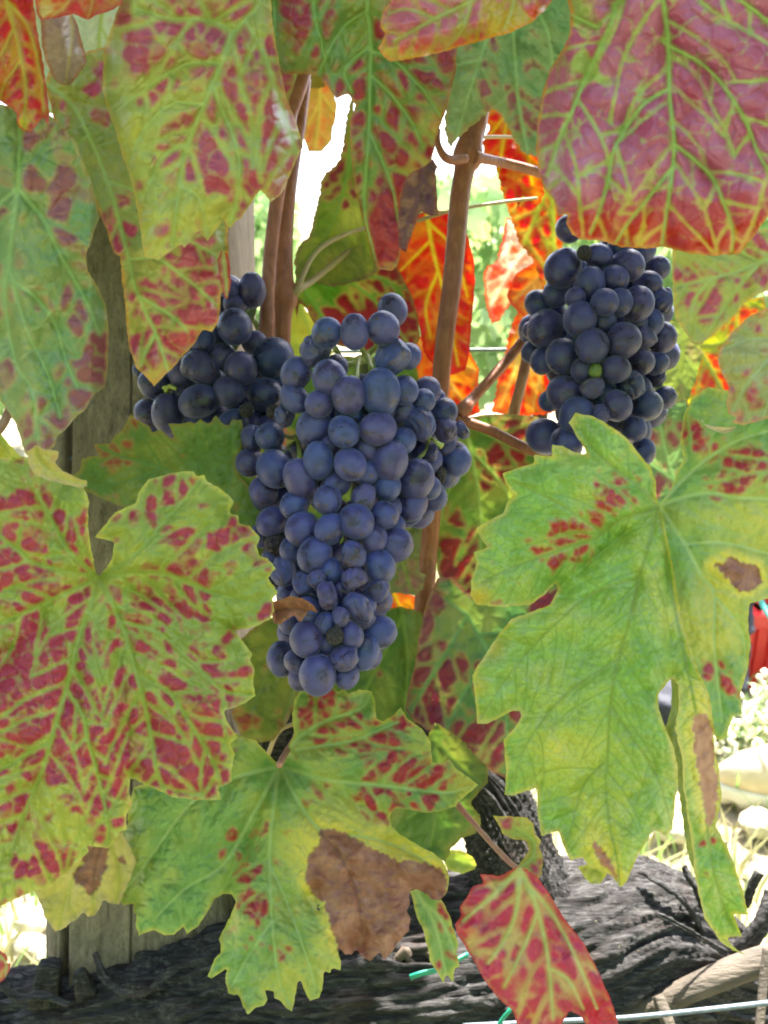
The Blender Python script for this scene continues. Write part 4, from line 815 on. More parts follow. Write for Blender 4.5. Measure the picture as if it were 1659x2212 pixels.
leaf('dark purple curled lobe hanging beside the top centre leaf', [(936,343),(946,360),(940,374),(943,400),(946,465),(930,466),(908,455),(900,475),(892,500),(877,545),(862,535),(858,490),(864,430),(874,390),(890,372),(912,362)], (912,360),
 [[(912,360),(905,420),(880,490),(870,525)],[(915,380),(930,420),(936,458)]], .280, ST_DARKP, g=(.1,.05), den=.3, wob=.006, vw=3)
leaf('green leaf tucked between the two top leaves', [(950,-110),(955,60),(965,200),(960,280),(972,318),(985,300),(1005,285),(1030,262),(1050,250),(1062,235),(1085,250),(1110,300),(1130,330),(1175,345),(1190,300),(1240,200),(1250,-110)], (1100,-60),
 [[(1100,-60),(1060,60),(1020,180),(985,300)],[(1100,-60),(1110,80),(1120,220),(1140,330)],[(1040,130),(980,150),(962,220)],[(1100,-60),(1180,60),(1200,200)]],
 .33, ST_BLUEG, g=(.02,.05), den=.12, blobs=[(1120,230,60,.6),(1060,170,40,.3),(1180,280,40,.5),(1050,90,60,.2)], yblobs=[(1090,300,50,.5)], teeth=2.5, wob=.01)
# yellow-edged folded leaf
leaf('folded leaf with mauve face and glowing orange rim, top centre', [(846,-110),(846,0),(833,15),(826,27),(821,60),(833,72),(826,90),(816,103),(823,115),(830,123),(843,133),(886,128),(953,113),(1020,93),(1106,70),(1146,50),(1175,25),(1197,-5),(1210,-110)], (1100,-60),
 [[(1100,-60),(1020,0),(940,40),(850,90)],[(1020,0),(1000,60),(960,110)],[(1100,-60),(1110,0),(1090,60)],[(940,40),(880,20),(840,30)]],
 .232, S(g1=(.28,.33,.05), g2=(.36,.34,.06), yel=(.55,.30,.03), b1=(.36,.06,.10), b2=(.42,.18,.24), vein=(.35,.40,.12), fine=(.4,.2,.06), marg=(.58,.24,.02), ro=.28, spec=.6, tr=.36, bo=(.55,.07,.01)),
 g=(.01,-.03), den=.50, blobs=[(900,40,70,.7),(850,40,40,.5),(1000,10,60,.2),(1100,60,40,-.2)], oblobs=[(870,122,26,1),(920,118,26,1),(970,106,26,1),(1020,93,26,1),(1070,80,26,1),(1120,60,26,1),(1165,32,26,1),(828,105,20,1)], yblobs=[(1050,40,50,.3)], wob=.004, curl=.012, cell=39)

# left: red leaf in the corner
leaf('bright red and yellow leaf hanging in the top left corner', [(-110,-110),(72,-110),(72,0),(78,50),(90,117),(100,183),(107,250),(104,272),(97,262),(93,250),(80,270),(67,287),(58,283),(50,283),(42,275),(37,267),(36,245),(25,232),(13,227),(0,218),(-110,200)], (0,-60),
 [[(0,-60),(13,0),(30,60),(40,100),(55,183),(52,275)],[(13,0),(60,60),(85,150),(95,240)],[(30,60),(0,120),(-40,150)],[(45,130),(10,180),(0,215)]],
 .243, ST_RED, g=(.03,-.03), den=.72, blobs=[(20,200,40,.5),(80,120,40,.5),(30,90,25,-.5),(60,250,25,-.5)], yblobs=[(50,270,20,.9),(20,20,30,.5)], cell=39, wob=.006, fold=.003, curl=.004)
leaf('orange leaf edge along the top left border', [(60,-110),(75,0),(80,30),(87,43),(113,40),(160,30),(190,43),(203,35),(217,30),(240,22),(263,10),(275,-110)], (180,-80),
 [[(180,-80),(150,0),(110,38)],[(180,-80),(200,-10),(190,40)]], .25, ST_ORANGE, den=.4, blobs=[(170,0,40,.5)], yblobs=[(100,20,30,.6)])
leaf('curled leaf showing its dull pink underside, top left', [(88,30),(110,25),(153,20),(170,63),(183,110),(188,133),(178,150),(167,167),(155,180),(143,185),(127,180),(118,172),(110,160),(100,133),(90,100)], (150,25),
 [[(150,25),(156,70),(150,120),(142,180)]], .268, ST_DRYPINK, g=(.08,.05), den=.1, wob=.006, curl=.006, vw=3)

# long leaf hanging at the left
FL = [(-110,200),(0,225),(60,235),(110,250),(160,300),(200,400),(215,470),(185,553),(190,586),(213,620),(230,663),(235,720),(233,780),(227,836),(203,853),(187,880),(160,906),(140,930),(123,943),(117,966),(93,976),(77,970),(60,985),(53,975),(33,913),(7,873),(0,866),(-40,780),(-110,700)]
leaf('long dull green leaf with dusky spots hanging at the left edge', FL, (38,407),
 [[(38,407),(42,330),(40,250)],[(38,407),(27,500),(20,553),(25,600),(80,646),(120,703),(143,780),(167,836)],[(38,407),(90,470),(130,550),(180,640),(215,720)],[(22,560),(10,640),(33,780),(67,840),(83,950)],[(38,407),(-10,450),(-60,520)],[(25,600),(60,720),(100,800),(130,900)]],
 0.275, ST_BLUEG, g=(.0,.03), soft=1.6, vscale=1.4, den=.34, blobs=[(200,820,60,.8),(215,740,40,.5),(110,940,50,.9),(150,700,80,.1),(60,600,60,.15),(30,500,60,.1),(150,430,50,.3),(60,290,60,.1)], cell=37, wob=.008, yblobs=[(120,400,40,.4),(20,640,40,.25),(70,900,50,.3)],
 bend=lambda x, y: .02 * (1 - sstep(-20, 70, x - (y - 700) * .12)) + .02 * sstep(190, 245, x))
leaf('papery beige curled tip below the long leaf at left', [(58,975),(77,962),(93,970),(127,975),(125,990),(118,1000),(135,1018),(160,1030),(187,1038),(188,1050),(165,1052),(140,1046),(100,1036),(75,1025),(62,1005)], (75,970),
 [[(75,970),(90,1000),(130,1030),(185,1045)]], .268, ST_PALE, g=(.06,.02), den=.1, wob=.003, vw=2.5)

# pink-tipped long leaf in front of the post
H = [(333,835),(313,812),(293,793),(284,765),(277,740),(273,700),(270,653),(263,600),(260,553),(248,548),(236,520),(232,500),(205,440),(170,400),(140,320),(115,250),(98,183),(110,140),(160,120),(230,100),(330,150),(420,250),(480,380),(492,480),(493,540),(495,575),(497,613),(490,646),(484,632),(477,632),(476,650),(473,693),(460,716),(437,713),(425,735),(413,750),(395,770),(375,792),(352,815)]
leaf('long leaf with red and orange tip hanging before the post', H, (100,183),
 [[(98,180),(150,220),(190,290),(233,393),(258,480),(277,553),(292,620),(317,680),(337,720),(363,800)],[(300,640),(350,670),(380,690),(405,715)],[(280,560),(340,560),(400,600),(470,660)],[(230,390),(300,420),(380,500),(480,560)],[(337,720),(315,760),(305,790)],[(190,290),(150,330),(150,360)]],
 .298, S(g1=(.22,.32,.09), g2=(.30,.36,.11), yel=(.48,.35,.05), b1=(.32,.035,.065), b2=(.30,.075,.13), vein=(.30,.44,.14), fine=(.36,.26,.11), marg=(.48,.26,.06), ro=.30, spec=.6),
 g=(.02,.02), den=.2, blobs=[(400,640,90,.7),(330,770,60,.65),(440,570,70,.6),(420,690,60,.4),(150,300,60,.3),(210,230,50,.2),(260,520,40,.3)], yblobs=[(345,810,45,.4),(290,640,30,.3)], oblobs=[(340,825,35,.7),(420,735,40,.5),(475,670,25,.5)], cell=40, wob=.006, curl=.004, fold=.001)
leaf('small red folded lobe beside the pink tipped leaf', [(470,560),(480,540),(492,548),(496,570),(499,610),(491,648),(484,640),(474,600)], (482,545), [[(482,545),(488,600),(491,640)]], .292, ST_CRIM, den=.8, cell=34, wob=.002, vw=2)
leaf('green leaf with glare put into its pale colour behind the top left leaves', [(60,-40),(150,-40),(265,-20),(280,100),(290,300),(240,330),(160,260),(95,240),(70,120)], (220,20),
 [[(220,20),(215,120),(235,300)],[(216,100),(180,150)],[(220,60),(260,150)]], .36, S(g1=(.35,.45,.30), g2=(.50,.55,.45), yel=(.5,.5,.3), b1=(.2,.06,.1), b2=(.2,.08,.12), tr=.45), den=.15, blobs=[(200,230,30,.6)], s=5)  # whitish greens have the glare on this leaf put into the colour

# leaves round the bunches
SL = [(190,1063),(160,1046),(150,1030),(173,1016),(176,990),(200,985),(215,985),(203,960),(240,958),(243,948),(266,926),(283,892),(293,906),(320,918),(330,935),(347,928),(362,942),(377,950),(370,930),(363,915),(390,916),(413,911),(418,918),(433,904),(448,915),(457,911),(460,903),(467,898),(478,912),(493,920),(500,908),(520,906),(528,930),(530,953),(520,980),(505,1000),(520,1030),(545,1060),(575,1110),(585,1160),(560,1210),(480,1160),(400,1100),(300,1110),(230,1081)]
leaf('shaded green leaf with serrated top under the left bunch', SL, (520,1130),
 [[(520,1130),(440,1060),(350,1010),(260,985),(215,965)],[(440,1060),(430,980),(425,915)],[(350,1010),(320,960),(300,915)],[(350,1010),(270,1040),(190,1050)],[(480,1095),(500,1010),(500,920)]],
 .338, S(g1=(.10,.19,.035), g2=(.15,.25,.04), b1=(.26,.06,.03), b2=(.2,.04,.03), vein=(.10,.2,.04), fine=(.08,.16,.03), marg=(.22,.20,.04)), g=(.05,.0), den=.0, blobs=[(250,970,45,.7),(290,910,30,.7),(235,980,25,.3),(385,975,18,.6)], wob=.006, fold=.001)
U = tl(0,1659, 220,790,270,900,290,970,340,1040,360,1060,430,1030,460,1000,500,980,540,930,570,965,610,960,650,900,665,850,700,870,770,885,850,700,880,600,800,420,600,420,400,600,260,700)
leaf('withered yellow leaf with brown patch in front of the post foot', U, (230,1800),
 [[(230,1800),(205,1870),(200,1975)],[(230,1800),(160,1890),(125,2005)],[(230,1800),(255,1880),(250,1950)],[(160,1890),(150,1950),(165,1980)]],
 .305, ST_PALE, den=-.1, blobs=[(120,1970,30,.4)], dry=[[(187,1826),(235,1830),(230,1866),(217,1912),(193,1936),(180,1919),(160,1906),(155,1886),(177,1866),(177,1849)],[(245,1846),(268,1850),(278,1870),(262,1866)]], wob=.005, vw=3.5, s=4)
V_ = [(1119,1872),(1139,1878),(1163,1896),(1183,1926),(1203,1959),(1233,2002),(1266,2046),(1293,2099),(1319,2159),(1336,2212),(1352,2270),(1300,2270),(1256,2196),(1229,2182),(1205,2230),(1160,2290),(1130,2240),(1106,2182),(1073,2152),(1046,2116),(1020,2069),(990,2022),(983,1996),(996,1978),(993,1959),(1006,1942),(1020,1916),(1045,1908),(1036,1888),(1080,1892)]
leaf('crimson and yellow leaf hanging at bottom right of centre', V_, (1123,1876),
 [[(1123,1876),(1142,1920),(1159,1959),(1179,2042),(1188,2109),(1195,2200)],[(1123,1876),(1116,1966),(1090,2030),(1055,2080)],[(1160,1975),(1130,2050),(1090,2130)],[(1142,1915),(1190,1970),(1240,2060),(1290,2180)],[(1123,1876),(1070,1930),(1000,1990)],[(1185,2090),(1230,2120),(1260,2180)]],
 .268, ST_CRIM, vw=4.0, g=(-.02,.04), soft=1.4, vscale=1.5, den=.95, blobs=[(1230,2050,80,.4),(1040,1990,50,.4),(1130,1970,50,.2),(1070,1910,25,-.4),(1150,2150,60,-.25),(1280,2180,60,.5)], oblobs=[(1060,2130,40,.3),(1300,2190,60,.6),(1150,2200,50,.4),(1010,2010,30,.4)], yblobs=[(1150,2130,40,.3),(1090,1900,30,.5),(1050,2120,50,.5),(1270,2120,40,.4)], cell=42, wob=.008, fold=.002, curl=.004,
 petiole=[(1121,1878,.268,6),(1100,1862,.275,6),(1060,1820,.295,6),(1020,1775,.32,6),(985,1735,.35,7),(950,1700,.38,7)])
leaf('small twisted pale lobe above the crimson leaf', [(1065,1762),(1106,1764),(1139,1766),(1153,1782),(1156,1802),(1169,1816),(1163,1829),(1173,1852),(1171,1886),(1160,1900),(1139,1886),(1119,1872),(1136,1846),(1143,1836),(1136,1816),(1106,1812),(1086,1802),(1082,1790)], (1123,1872),
 [[(1123,1872),(1150,1850),(1150,1815),(1110,1785)]], .272, ST_PINK, g=(.0,-.05), den=.1, blobs=[(1090,1775,25,.9),(1160,1875,20,.7)], wob=.004, vw=3)
X_ = [(886,1925),(915,1915),(946,1930),(963,1959),(976,1992),(983,2019),(990,2039),(986,2055),(993,2089),(983,2092),(978,2122),(970,2108),(963,2106),(959,2124),(948,2104),(930,2079),(923,2042),(913,2006),(900,1979)]
leaf('narrow green leaf hanging behind the dead brown lobe', X_, (900,1925), [[(900,1925),(940,2000),(965,2110)],[(915,1950),(955,1990),(985,2060)]], .335, ST_GREEN, g=(.05,.02), den=.1, blobs=[(965,1980,25,.7),(970,2080,25,.5)], wob=.004, vw=3)
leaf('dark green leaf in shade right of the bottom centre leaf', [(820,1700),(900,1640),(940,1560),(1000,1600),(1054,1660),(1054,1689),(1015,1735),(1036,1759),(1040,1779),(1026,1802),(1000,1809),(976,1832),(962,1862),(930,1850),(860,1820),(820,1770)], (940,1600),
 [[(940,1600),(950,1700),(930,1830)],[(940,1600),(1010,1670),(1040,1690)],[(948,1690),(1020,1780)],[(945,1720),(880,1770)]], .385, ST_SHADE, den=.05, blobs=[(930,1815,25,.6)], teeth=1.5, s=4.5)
leaf('small spotted yellow-green leaf above the trunk', [(955,1850),(975,1835),(1000,1838),(1020,1850),(1030,1868),(1025,1878),(1000,1888),(968,1880)], (960,1855), [[(960,1855),(1000,1862),(1025,1872)]], .40, ST_LIME, den=.2, s=4.5, vw=2.5)
Z = [(946,1249),(925,1290),(916,1319),(906,1373),(896,1439),(880,1499),(876,1533),(893,1556),(926,1579),(953,1576),(970,1599),(1003,1626),(1036,1653),(1090,1680),(1140,1650),(1170,1560),(1200,1400),(1225,1300),(1225,1235),(1100,1235),(1030,1290),(1003,1273),(975,1245)]
leaf('dark purple and green leaf in shade behind the right leaf', Z, (1010,1330),
 [[(1010,1330),(1060,1420),(1090,1520),(1100,1660)],[(1010,1330),(970,1400),(920,1480),(885,1540)],[(1030,1370),(1100,1370),(1170,1400)],[(1060,1420),(1000,1500),(960,1590)],[(1010,1330),(960,1290)]],
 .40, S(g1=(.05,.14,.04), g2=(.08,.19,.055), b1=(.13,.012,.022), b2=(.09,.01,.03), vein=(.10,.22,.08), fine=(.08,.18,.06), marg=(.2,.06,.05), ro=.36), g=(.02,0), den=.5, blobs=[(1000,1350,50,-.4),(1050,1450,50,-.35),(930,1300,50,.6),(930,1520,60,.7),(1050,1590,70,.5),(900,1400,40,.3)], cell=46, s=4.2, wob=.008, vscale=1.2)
AA = [(1000,905),(1040,897),(1100,893),(1160,900),(1230,940),(1230,1000),(1180,1050),(1110,1110),(1060,1180),(1040,1260),(1035,1330),(1005,1300),(985,1260),(950,1250),(935,1180),(930,1080),(945,1000),(980,930)]
leaf('green leaf with maroon patches right of the main bunch', AA, (1005,915),
 [[(1005,915),(1022,1000),(1040,1130),(1030,1290)],[(1005,915),(1100,960),(1200,1000)],[(1015,970),(1080,1040),(1110,1100)],[(1015,970),(970,1060),(945,1150)]],
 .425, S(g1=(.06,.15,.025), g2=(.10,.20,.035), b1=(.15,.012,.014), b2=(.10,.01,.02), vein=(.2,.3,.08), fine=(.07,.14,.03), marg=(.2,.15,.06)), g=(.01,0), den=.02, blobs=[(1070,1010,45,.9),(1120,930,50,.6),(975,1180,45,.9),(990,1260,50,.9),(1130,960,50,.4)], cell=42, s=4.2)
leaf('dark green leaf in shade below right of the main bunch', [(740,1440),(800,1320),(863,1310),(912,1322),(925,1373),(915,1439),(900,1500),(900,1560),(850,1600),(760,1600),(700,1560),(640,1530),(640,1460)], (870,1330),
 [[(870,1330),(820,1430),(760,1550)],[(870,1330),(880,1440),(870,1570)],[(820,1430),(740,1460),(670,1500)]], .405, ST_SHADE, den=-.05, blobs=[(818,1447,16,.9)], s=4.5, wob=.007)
leaf('grey-green leaf underside behind the lower main bunch', tl(553,1106, 700,110,870,110,1060,60,1080,120,1060,280,1060,390,1100,410,1080,500,1030,540,870,520,760,440,700,300), (800,1150),
 [[(800,1150),(860,1200),(890,1280)],[(830,1170),(890,1140)]], .385, S(g1=(.13,.18,.08), g2=(.17,.22,.09), b1=(.22,.10,.08), b2=(.2,.1,.08), marg=(.2,.2,.08)), den=0, blobs=[(890,1250,35,.9)], s=4.2)
leaf('shaded olive leaf left of the bunch tip', [(520,1380),(560,1345),(600,1330),(645,1345),(660,1420),(650,1500),(620,1560),(590,1600),(560,1605),(525,1600),(500,1540),(540,1470)], (630,1350),
 [[(630,1350),(590,1430),(540,1540)],[(630,1350),(640,1450),(610,1560)]], .395, S(g1=(.11,.17,.025), g2=(.19,.24,.035), b1=(.22,.05,.02), b2=(.12,.03,.02), vein=(.14,.2,.05), marg=(.2,.16,.04)), den=.02, blobs=[(525,1500,20,.8),(520,1550,25,.8),(630,1550,40,.9)], s=4.2)
leaf('green leaf behind the large lime leaf near the bunch', [(480,1000),(530,990),(560,1040),(590,1120),(600,1200),(560,1180),(520,1110),(480,1060)], (580,1100), [[(580,1100),(540,1040),(500,1010)],[(580,1100),(570,1150)]], .40, ST_SHADE, den=0, s=4.5)
leaf('dark green shaded leaf behind the main bunch top', [(640,690),(636,640),(640,545),(655,525),(700,500),(760,490),(800,495),(850,560),(890,640),(905,690),(905,735),(880,770),(800,760),(700,740),(660,665),(648,650)], (640,600),
 [[(640,600),(720,600),(800,640),(880,740)],[(640,600),(700,550),(790,520)],[(640,600),(680,660),(720,720)],[(740,608),(820,600),(870,640)]],
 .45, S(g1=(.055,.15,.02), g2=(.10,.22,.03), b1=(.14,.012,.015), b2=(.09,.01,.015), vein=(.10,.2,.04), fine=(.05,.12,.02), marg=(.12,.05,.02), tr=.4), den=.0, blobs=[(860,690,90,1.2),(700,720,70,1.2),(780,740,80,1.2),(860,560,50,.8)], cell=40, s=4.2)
leaf('sunlit yellow-green leaf glimpsed beside the left canes', [(600,620),(650,640),(660,670),(690,700),(720,760),(700,790),(640,780),(610,740)], (640,640), [[(640,640),(670,720),(690,780)]], .54, ST_LIME, den=0, yblobs=[(680,720,40,.9)], s=5)
leaf('small pink leaf glimpsed between the two left bunches', [(620,740),(660,748),(680,790),(640,800),(615,780)], (640,745), [[(640,745),(650,790)]], .58, ST_PINK, den=.9, s=5)
LLp = [(760,200),(748,260),(742,310),(733,345),(722,360),(700,375),(692,405),(686,438),(678,470),(672,500),(665,515),(650,525),(635,560),(640,600),(720,620),(800,600),(830,560),(800,470),(790,380),(775,320)]
leaf('green and plum leaf in shade behind the top centre leaf', LLp, (760,290),
 [[(760,290),(745,400),(710,500),(660,560)],[(755,330),(780,440),(790,560)],[(740,420),(700,450)]], .43, S(g1=(.08,.17,.025), g2=(.2,.24,.03), b1=(.15,.02,.02), b2=(.1,.02,.03), vein=(.12,.2,.04), marg=(.2,.15,.05), tr=.4), den=.1, blobs=[(750,400,50,.8),(760,340,30,.8)], yblobs=[(770,470,35,.8),(690,560,50,.2)], teeth=2.5, s=4.2)
leaf('small orange leaf hanging in the gap beside the left cane', tl(553,0, 335,480,400,490,460,520,505,590,525,680,520,760,495,830,495,900,430,980,340,985,310,900,320,750,330,600), (688,165),
 [[(690,172),(690,240),(680,320)],[(691,200),(720,240)],[(690,220),(665,270)]], .47, S(g1=(.50,.30,.08), g2=(.52,.36,.10), yel=(.5,.45,.15), b1=(.5,.18,.07), b2=(.48,.14,.07), vein=(.5,.4,.1), fine=(.5,.25,.1), marg=(.45,.3,.1), tr=.45), den=.4, vw=2.5, s=4)
leaf('dusky rolled leaf piece behind the top of the left cane', [(596,120),(625,150),(668,160),(668,200),(655,240),(640,330),(632,420),(618,430),(612,330),(606,240)], (640,150), [[(640,150),(640,260),(625,400)]], .45, ST_PINK, den=.7, wob=.004, s=4.5)
leaf('pale withered scrap above the small orange leaf', tl(553,0, 350,490,390,430,430,500,460,560,400,575,345,570), (683,150), [[(683,150),(690,185)]], .465, ST_PALE, den=0, vw=2, s=4)

leaf('dark leaf sheet added behind the main bunch as shade in its gaps', [(600,780),(700,770),(800,770),(900,790),(915,900),(905,1000),(900,1120),(860,1230),(840,1330),(740,1400),(660,1330),(600,1240),(570,1100),(560,950),(570,850)], (740,790), [[(740,790),(730,1000),(720,1380)],[(740,790),(640,950),(600,1150)],[(740,790),(840,950),(880,1100)]], .455, ST_SHADE, den=.1, s=6, wob=.006)  # added leaf, a dark sheet standing in for shade between the grapes
# glowing leaves behind the right cane
leaf('red leaf with yellow veins glowing behind the right cane', [(870,480),(885,470),(925,455),(970,455),(1005,490),(1024,565),(1025,620),(1022,660),(1014,760),(1005,800),(975,810),(945,800),(915,760),(905,700),(880,640),(850,590),(862,540)], (920,450),
 [[(920,450),(935,540),(960,640),(990,790)],[(925,480),(980,540),(1010,640)],[(930,520),(890,560),(865,585)],[(945,590),(920,660),(930,730)]],
 .475, S(g1=(.42,.05,.02), g2=(.46,.13,.035), yel=(.5,.42,.05), b1=(.40,.015,.015), b2=(.26,.008,.012), vein=(.44,.40,.06), fine=(.44,.15,.04), marg=(.34,.015,.02), tr=.36, halo=0.0), den=.75, blobs=[(880,560,30,-.3),(1000,700,60,.3),(950,700,25,-.5)], cell=39, s=4, wob=.012)
leaf('orange and pink leaf low behind the right cane', [(880,700),(920,740),(960,780),(1010,750),(1035,800),(1030,850),(1036,892),(1000,905),(960,890),(890,820)], (900,730), [[(900,730),(960,810),(1010,880)],[(940,790),(1000,790),(1030,800)]], .53, ST_ORANGE, den=.6, s=4.5)
leaf('scarlet leaf above the thin shoot on the right cane', [(1035,180),(1090,170),(1180,180),(1180,300),(1175,420),(1160,450),(1130,420),(1120,455),(1108,400),(1085,405),(1068,350),(1050,345),(1040,310),(1058,275),(1040,240)], (1110,160),
 [[(1110,160),(1095,260),(1075,380)],[(1110,160),(1130,260),(1150,400)],[(1100,240),(1060,290)]], .50, ST_RED, den=.6, blobs=[(1080,320,40,.5),(1140,350,50,.5),(1080,210,30,-.4)], teeth=3, s=4.2, wob=.012)
leaf('green and red leaf right behind the thin shoot', [(1080,400),(1110,380),(1150,360),(1200,360),(1220,440),(1215,520),(1210,600),(1200,700),(1180,640),(1150,560),(1120,520),(1105,470)], (1190,370), [[(1190,370),(1160,460),(1130,530)],[(1190,370),(1195,480),(1200,640)]],
 .52, S(g1=(.25,.32,.04), g2=(.33,.36,.05), b1=(.45,.02,.025), b2=(.3,.01,.03), vein=(.3,.36,.06), marg=(.4,.1,.03), tr=.25), den=.7, blobs=[(1140,490,50,.5),(1190,600,50,.5)], teeth=3, s=4.2)
leaf('pink and white crinkled leaf glowing in the gap', [(1095,470),(1085,520),(1075,560),(1050,580),(1045,600),(1050,660),(1062,700),(1080,690),(1100,660),(1150,600),(1180,560),(1200,500),(1150,480)], (1190,490), [[(1190,490),(1120,560),(1060,660)],[(1150,530),(1110,500)]],
 .56, S(g1=(.52,.36,.28), g2=(.55,.46,.34), yel=(.55,.4,.1), b1=(.52,.06,.04), b2=(.45,.12,.10), vein=(.6,.4,.3), fine=(.5,.2,.15), marg=(.5,.05,.04), tr=.5), den=.4, blobs=[(1060,590,30,.6),(1070,680,30,.6)], yblobs=[(1090,640,30,.6)], teeth=2, s=4.2)
leaf('red and yellow curled leaf left of the right bunch', [(1100,620),(1115,590),(1150,570),(1180,560),(1200,620),(1200,700),(1170,740),(1140,690),(1105,660),(1095,640)], (1190,580), [[(1190,580),(1140,620),(1110,650)],[(1150,610),(1170,700)]], .53, ST_ORANGE, den=.35, blobs=[(1120,620,30,.5)], yblobs=[(1170,640,40,.7)], s=4.2)
leaf('orange leaf glowing behind the small cane by the right bunch', [(1130,650),(1105,700),(1090,770),(1080,810),(1065,870),(1062,890),(1100,900),(1180,895),(1230,880),(1230,760),(1200,700),(1170,660)], (1170,660),
 [[(1170,660),(1130,760),(1080,880)],[(1170,660),(1170,780),(1150,890)],[(1150,710),(1200,780),(1210,860)]], .58, ST_ORANGE, den=.45, blobs=[(1190,840,60,.6),(1090,850,40,.4),(1130,740,40,-.2)], yblobs=[(1120,790,40,.6)], teeth=3, s=4.2, wob=.014)
leaf('orange and green leaf scrap lit below the main bunch', [(800,1290),(830,1275),(870,1280),(900,1288),(900,1330),(870,1325),(830,1330),(800,1315)], (850,1280), [[(850,1280),(870,1325)],[(850,1280),(815,1310)]], .50, ST_RED, den=.5, s=4.5, vw=2.5)

# right edge
leaf('mottled olive and rose leaf right of the right bunch', [(1452,530),(1453,620),(1459,686),(1470,705),(1476,713),(1485,725),(1495,742),(1515,745),(1545,720),(1563,703),(1590,680),(1606,656),(1630,640),(1659,626),(1770,600),(1770,480),(1600,500)], (1760,520),
 [[(1760,520),(1659,560),(1580,590),(1520,605),(1458,620)],[(1640,570),(1580,640),(1530,720)],[(1640,567),(1590,540),(1540,530)],[(1540,600),(1500,650),(1490,720)]],
 .298, ST_PINK, den=.3, blobs=[(1530,670,50,.5),(1560,600,50,.3),(1470,600,40,.2)], yblobs=[(1470,700,50,.3)], cell=37, wob=.006, g=(.02,.02))
leaf('rose-tinted leaf with pointed tip at the right edge', [(1770,640),(1700,650),(1659,663),(1616,683),(1579,720),(1556,753),(1550,775),(1553,793),(1566,820),(1575,835),(1569,873),(1573,893),(1586,900),(1600,890),(1580,913),(1606,918),(1639,910),(1700,890),(1770,880)], (1765,700),
 [[(1765,700),(1680,760),(1620,820),(1580,890)],[(1700,745),(1640,730),(1570,750)],[(1690,755),(1670,830),(1650,900)]],
 .262, S(g1=(.27,.33,.12), g2=(.36,.34,.15), b1=(.32,.05,.07), b2=(.30,.08,.13), vein=(.33,.40,.2), fine=(.34,.3,.2), marg=(.5,.26,.12), yel=(.4,.36,.12), ro=.36), den=.45, soft=1.8, blobs=[(1590,870,40,.6),(1620,830,40,.3)], cell=36, wob=.006, curl=.005)
leaf('papery cream curl at the edge of the right leaves', [(1512,895),(1520,915),(1545,922),(1575,923),(1592,922),(1583,930),(1570,936),(1552,934),(1530,925),(1516,910)], (1515,900), [[(1515,900),(1550,928),(1588,924)]], .272, S(g1=(.5,.38,.22), g2=(.55,.45,.28), vein=(.5,.4,.25), b1=(.5,.3,.2), b2=(.5,.3,.2), marg=(.5,.4,.25)), den=0, vw=1.5, s=3)
leaf('yellow green and scarlet leaf deep behind the right edge leaves', [(1440,690),(1480,700),(1540,720),(1600,650),(1650,640),(1660,700),(1620,760),(1580,900),(1500,900),(1450,920),(1430,800)], (1470,700),
 [[(1470,700),(1520,770),(1570,860)],[(1470,700),(1450,800),(1460,890)],[(1500,745),(1560,740),(1620,690)]], .42, S(g1=(.24,.32,.04), g2=(.33,.36,.04), yel=(.5,.42,.04), b1=(.45,.04,.02), b2=(.38,.02,.02), vein=(.2,.24,.05), marg=(.4,.25,.04), tr=.2), den=.12, blobs=[(1490,790,40,.6),(1560,800,50,.8),(1600,700,50,1.0),(1560,850,40,.6)], yblobs=[(1470,880,40,.9),(1500,760,40,.4)], s=4.2)
leaf('mottled green leaf below the right bunch', [(1340,880),(1400,860),(1450,870),(1480,860),(1500,900),(1490,1000),(1470,1100),(1420,1120),(1380,1060),(1350,980)], (1470,1080), [[(1470,1080),(1440,980),(1420,880)],[(1460,1040),(1400,1000)],[(1450,1010),(1480,940)]], .40, ST_BLUEG, den=.3, blobs=[(1440,930,40,.4),(1430,1020,40,.5)], cell=29, s=4.2)
leaf('olive leaf lit beside the lower right bunch', [(1430,690),(1480,700),(1520,760),(1500,830),(1480,880),(1440,870),(1420,780)], (1480,700), [[(1480,700),(1470,790),(1450,860)]], .405, S(g1=(.22,.30,.07), g2=(.28,.36,.10), b1=(.3,.2,.15), b2=(.3,.15,.1), marg=(.2,.25,.05)), den=.12, s=4.5)
leaf('yellow leaf with a pink edge at the left border', [(-60,880),(0,935),(20,960),(45,985),(50,1000),(10,1010),(-60,1010)], (-20,900), [[(-20,900),(20,980)]], .33, ST_LIME, den=0, yblobs=[(20,980,60,.9)], s=4.5)
leaf('scarlet scrap of leaf at the left border', [(-50,1060),(0,1075),(18,1085),(16,1110),(0,1118),(-50,1130)], (-30,1070), [[(-30,1070),(10,1100)]], .36, ST_ORANGE, den=.7, s=4.5, vw=2)
leaf('red and yellow leaf tip at the lower left border', tl(0,1659, -60,1120,0,1180,35,1205,50,1240,20,1275,70,1265,60,1320,30,1370,0,1390,-60,1400), (-15,2050), [[(-15,2050),(12,2080),(12,2110)]], .33, ST_CRIM, den=.9, blobs=[(10,2110,20,-.9)], yblobs=[(10,2110,18,.9)], s=4, vw=2)
leaf('brown stub of leaf under the tip of the big right leaf', tl(1106,1659, 420,640,500,620,610,640,615,690,570,750,510,750,480,720), (1290,1870), [[(1290,1870),(1300,1900)]], .262, ST_LIME, den=.1, blobs=[(1295,1895,10,.9)], s=4, vw=2)
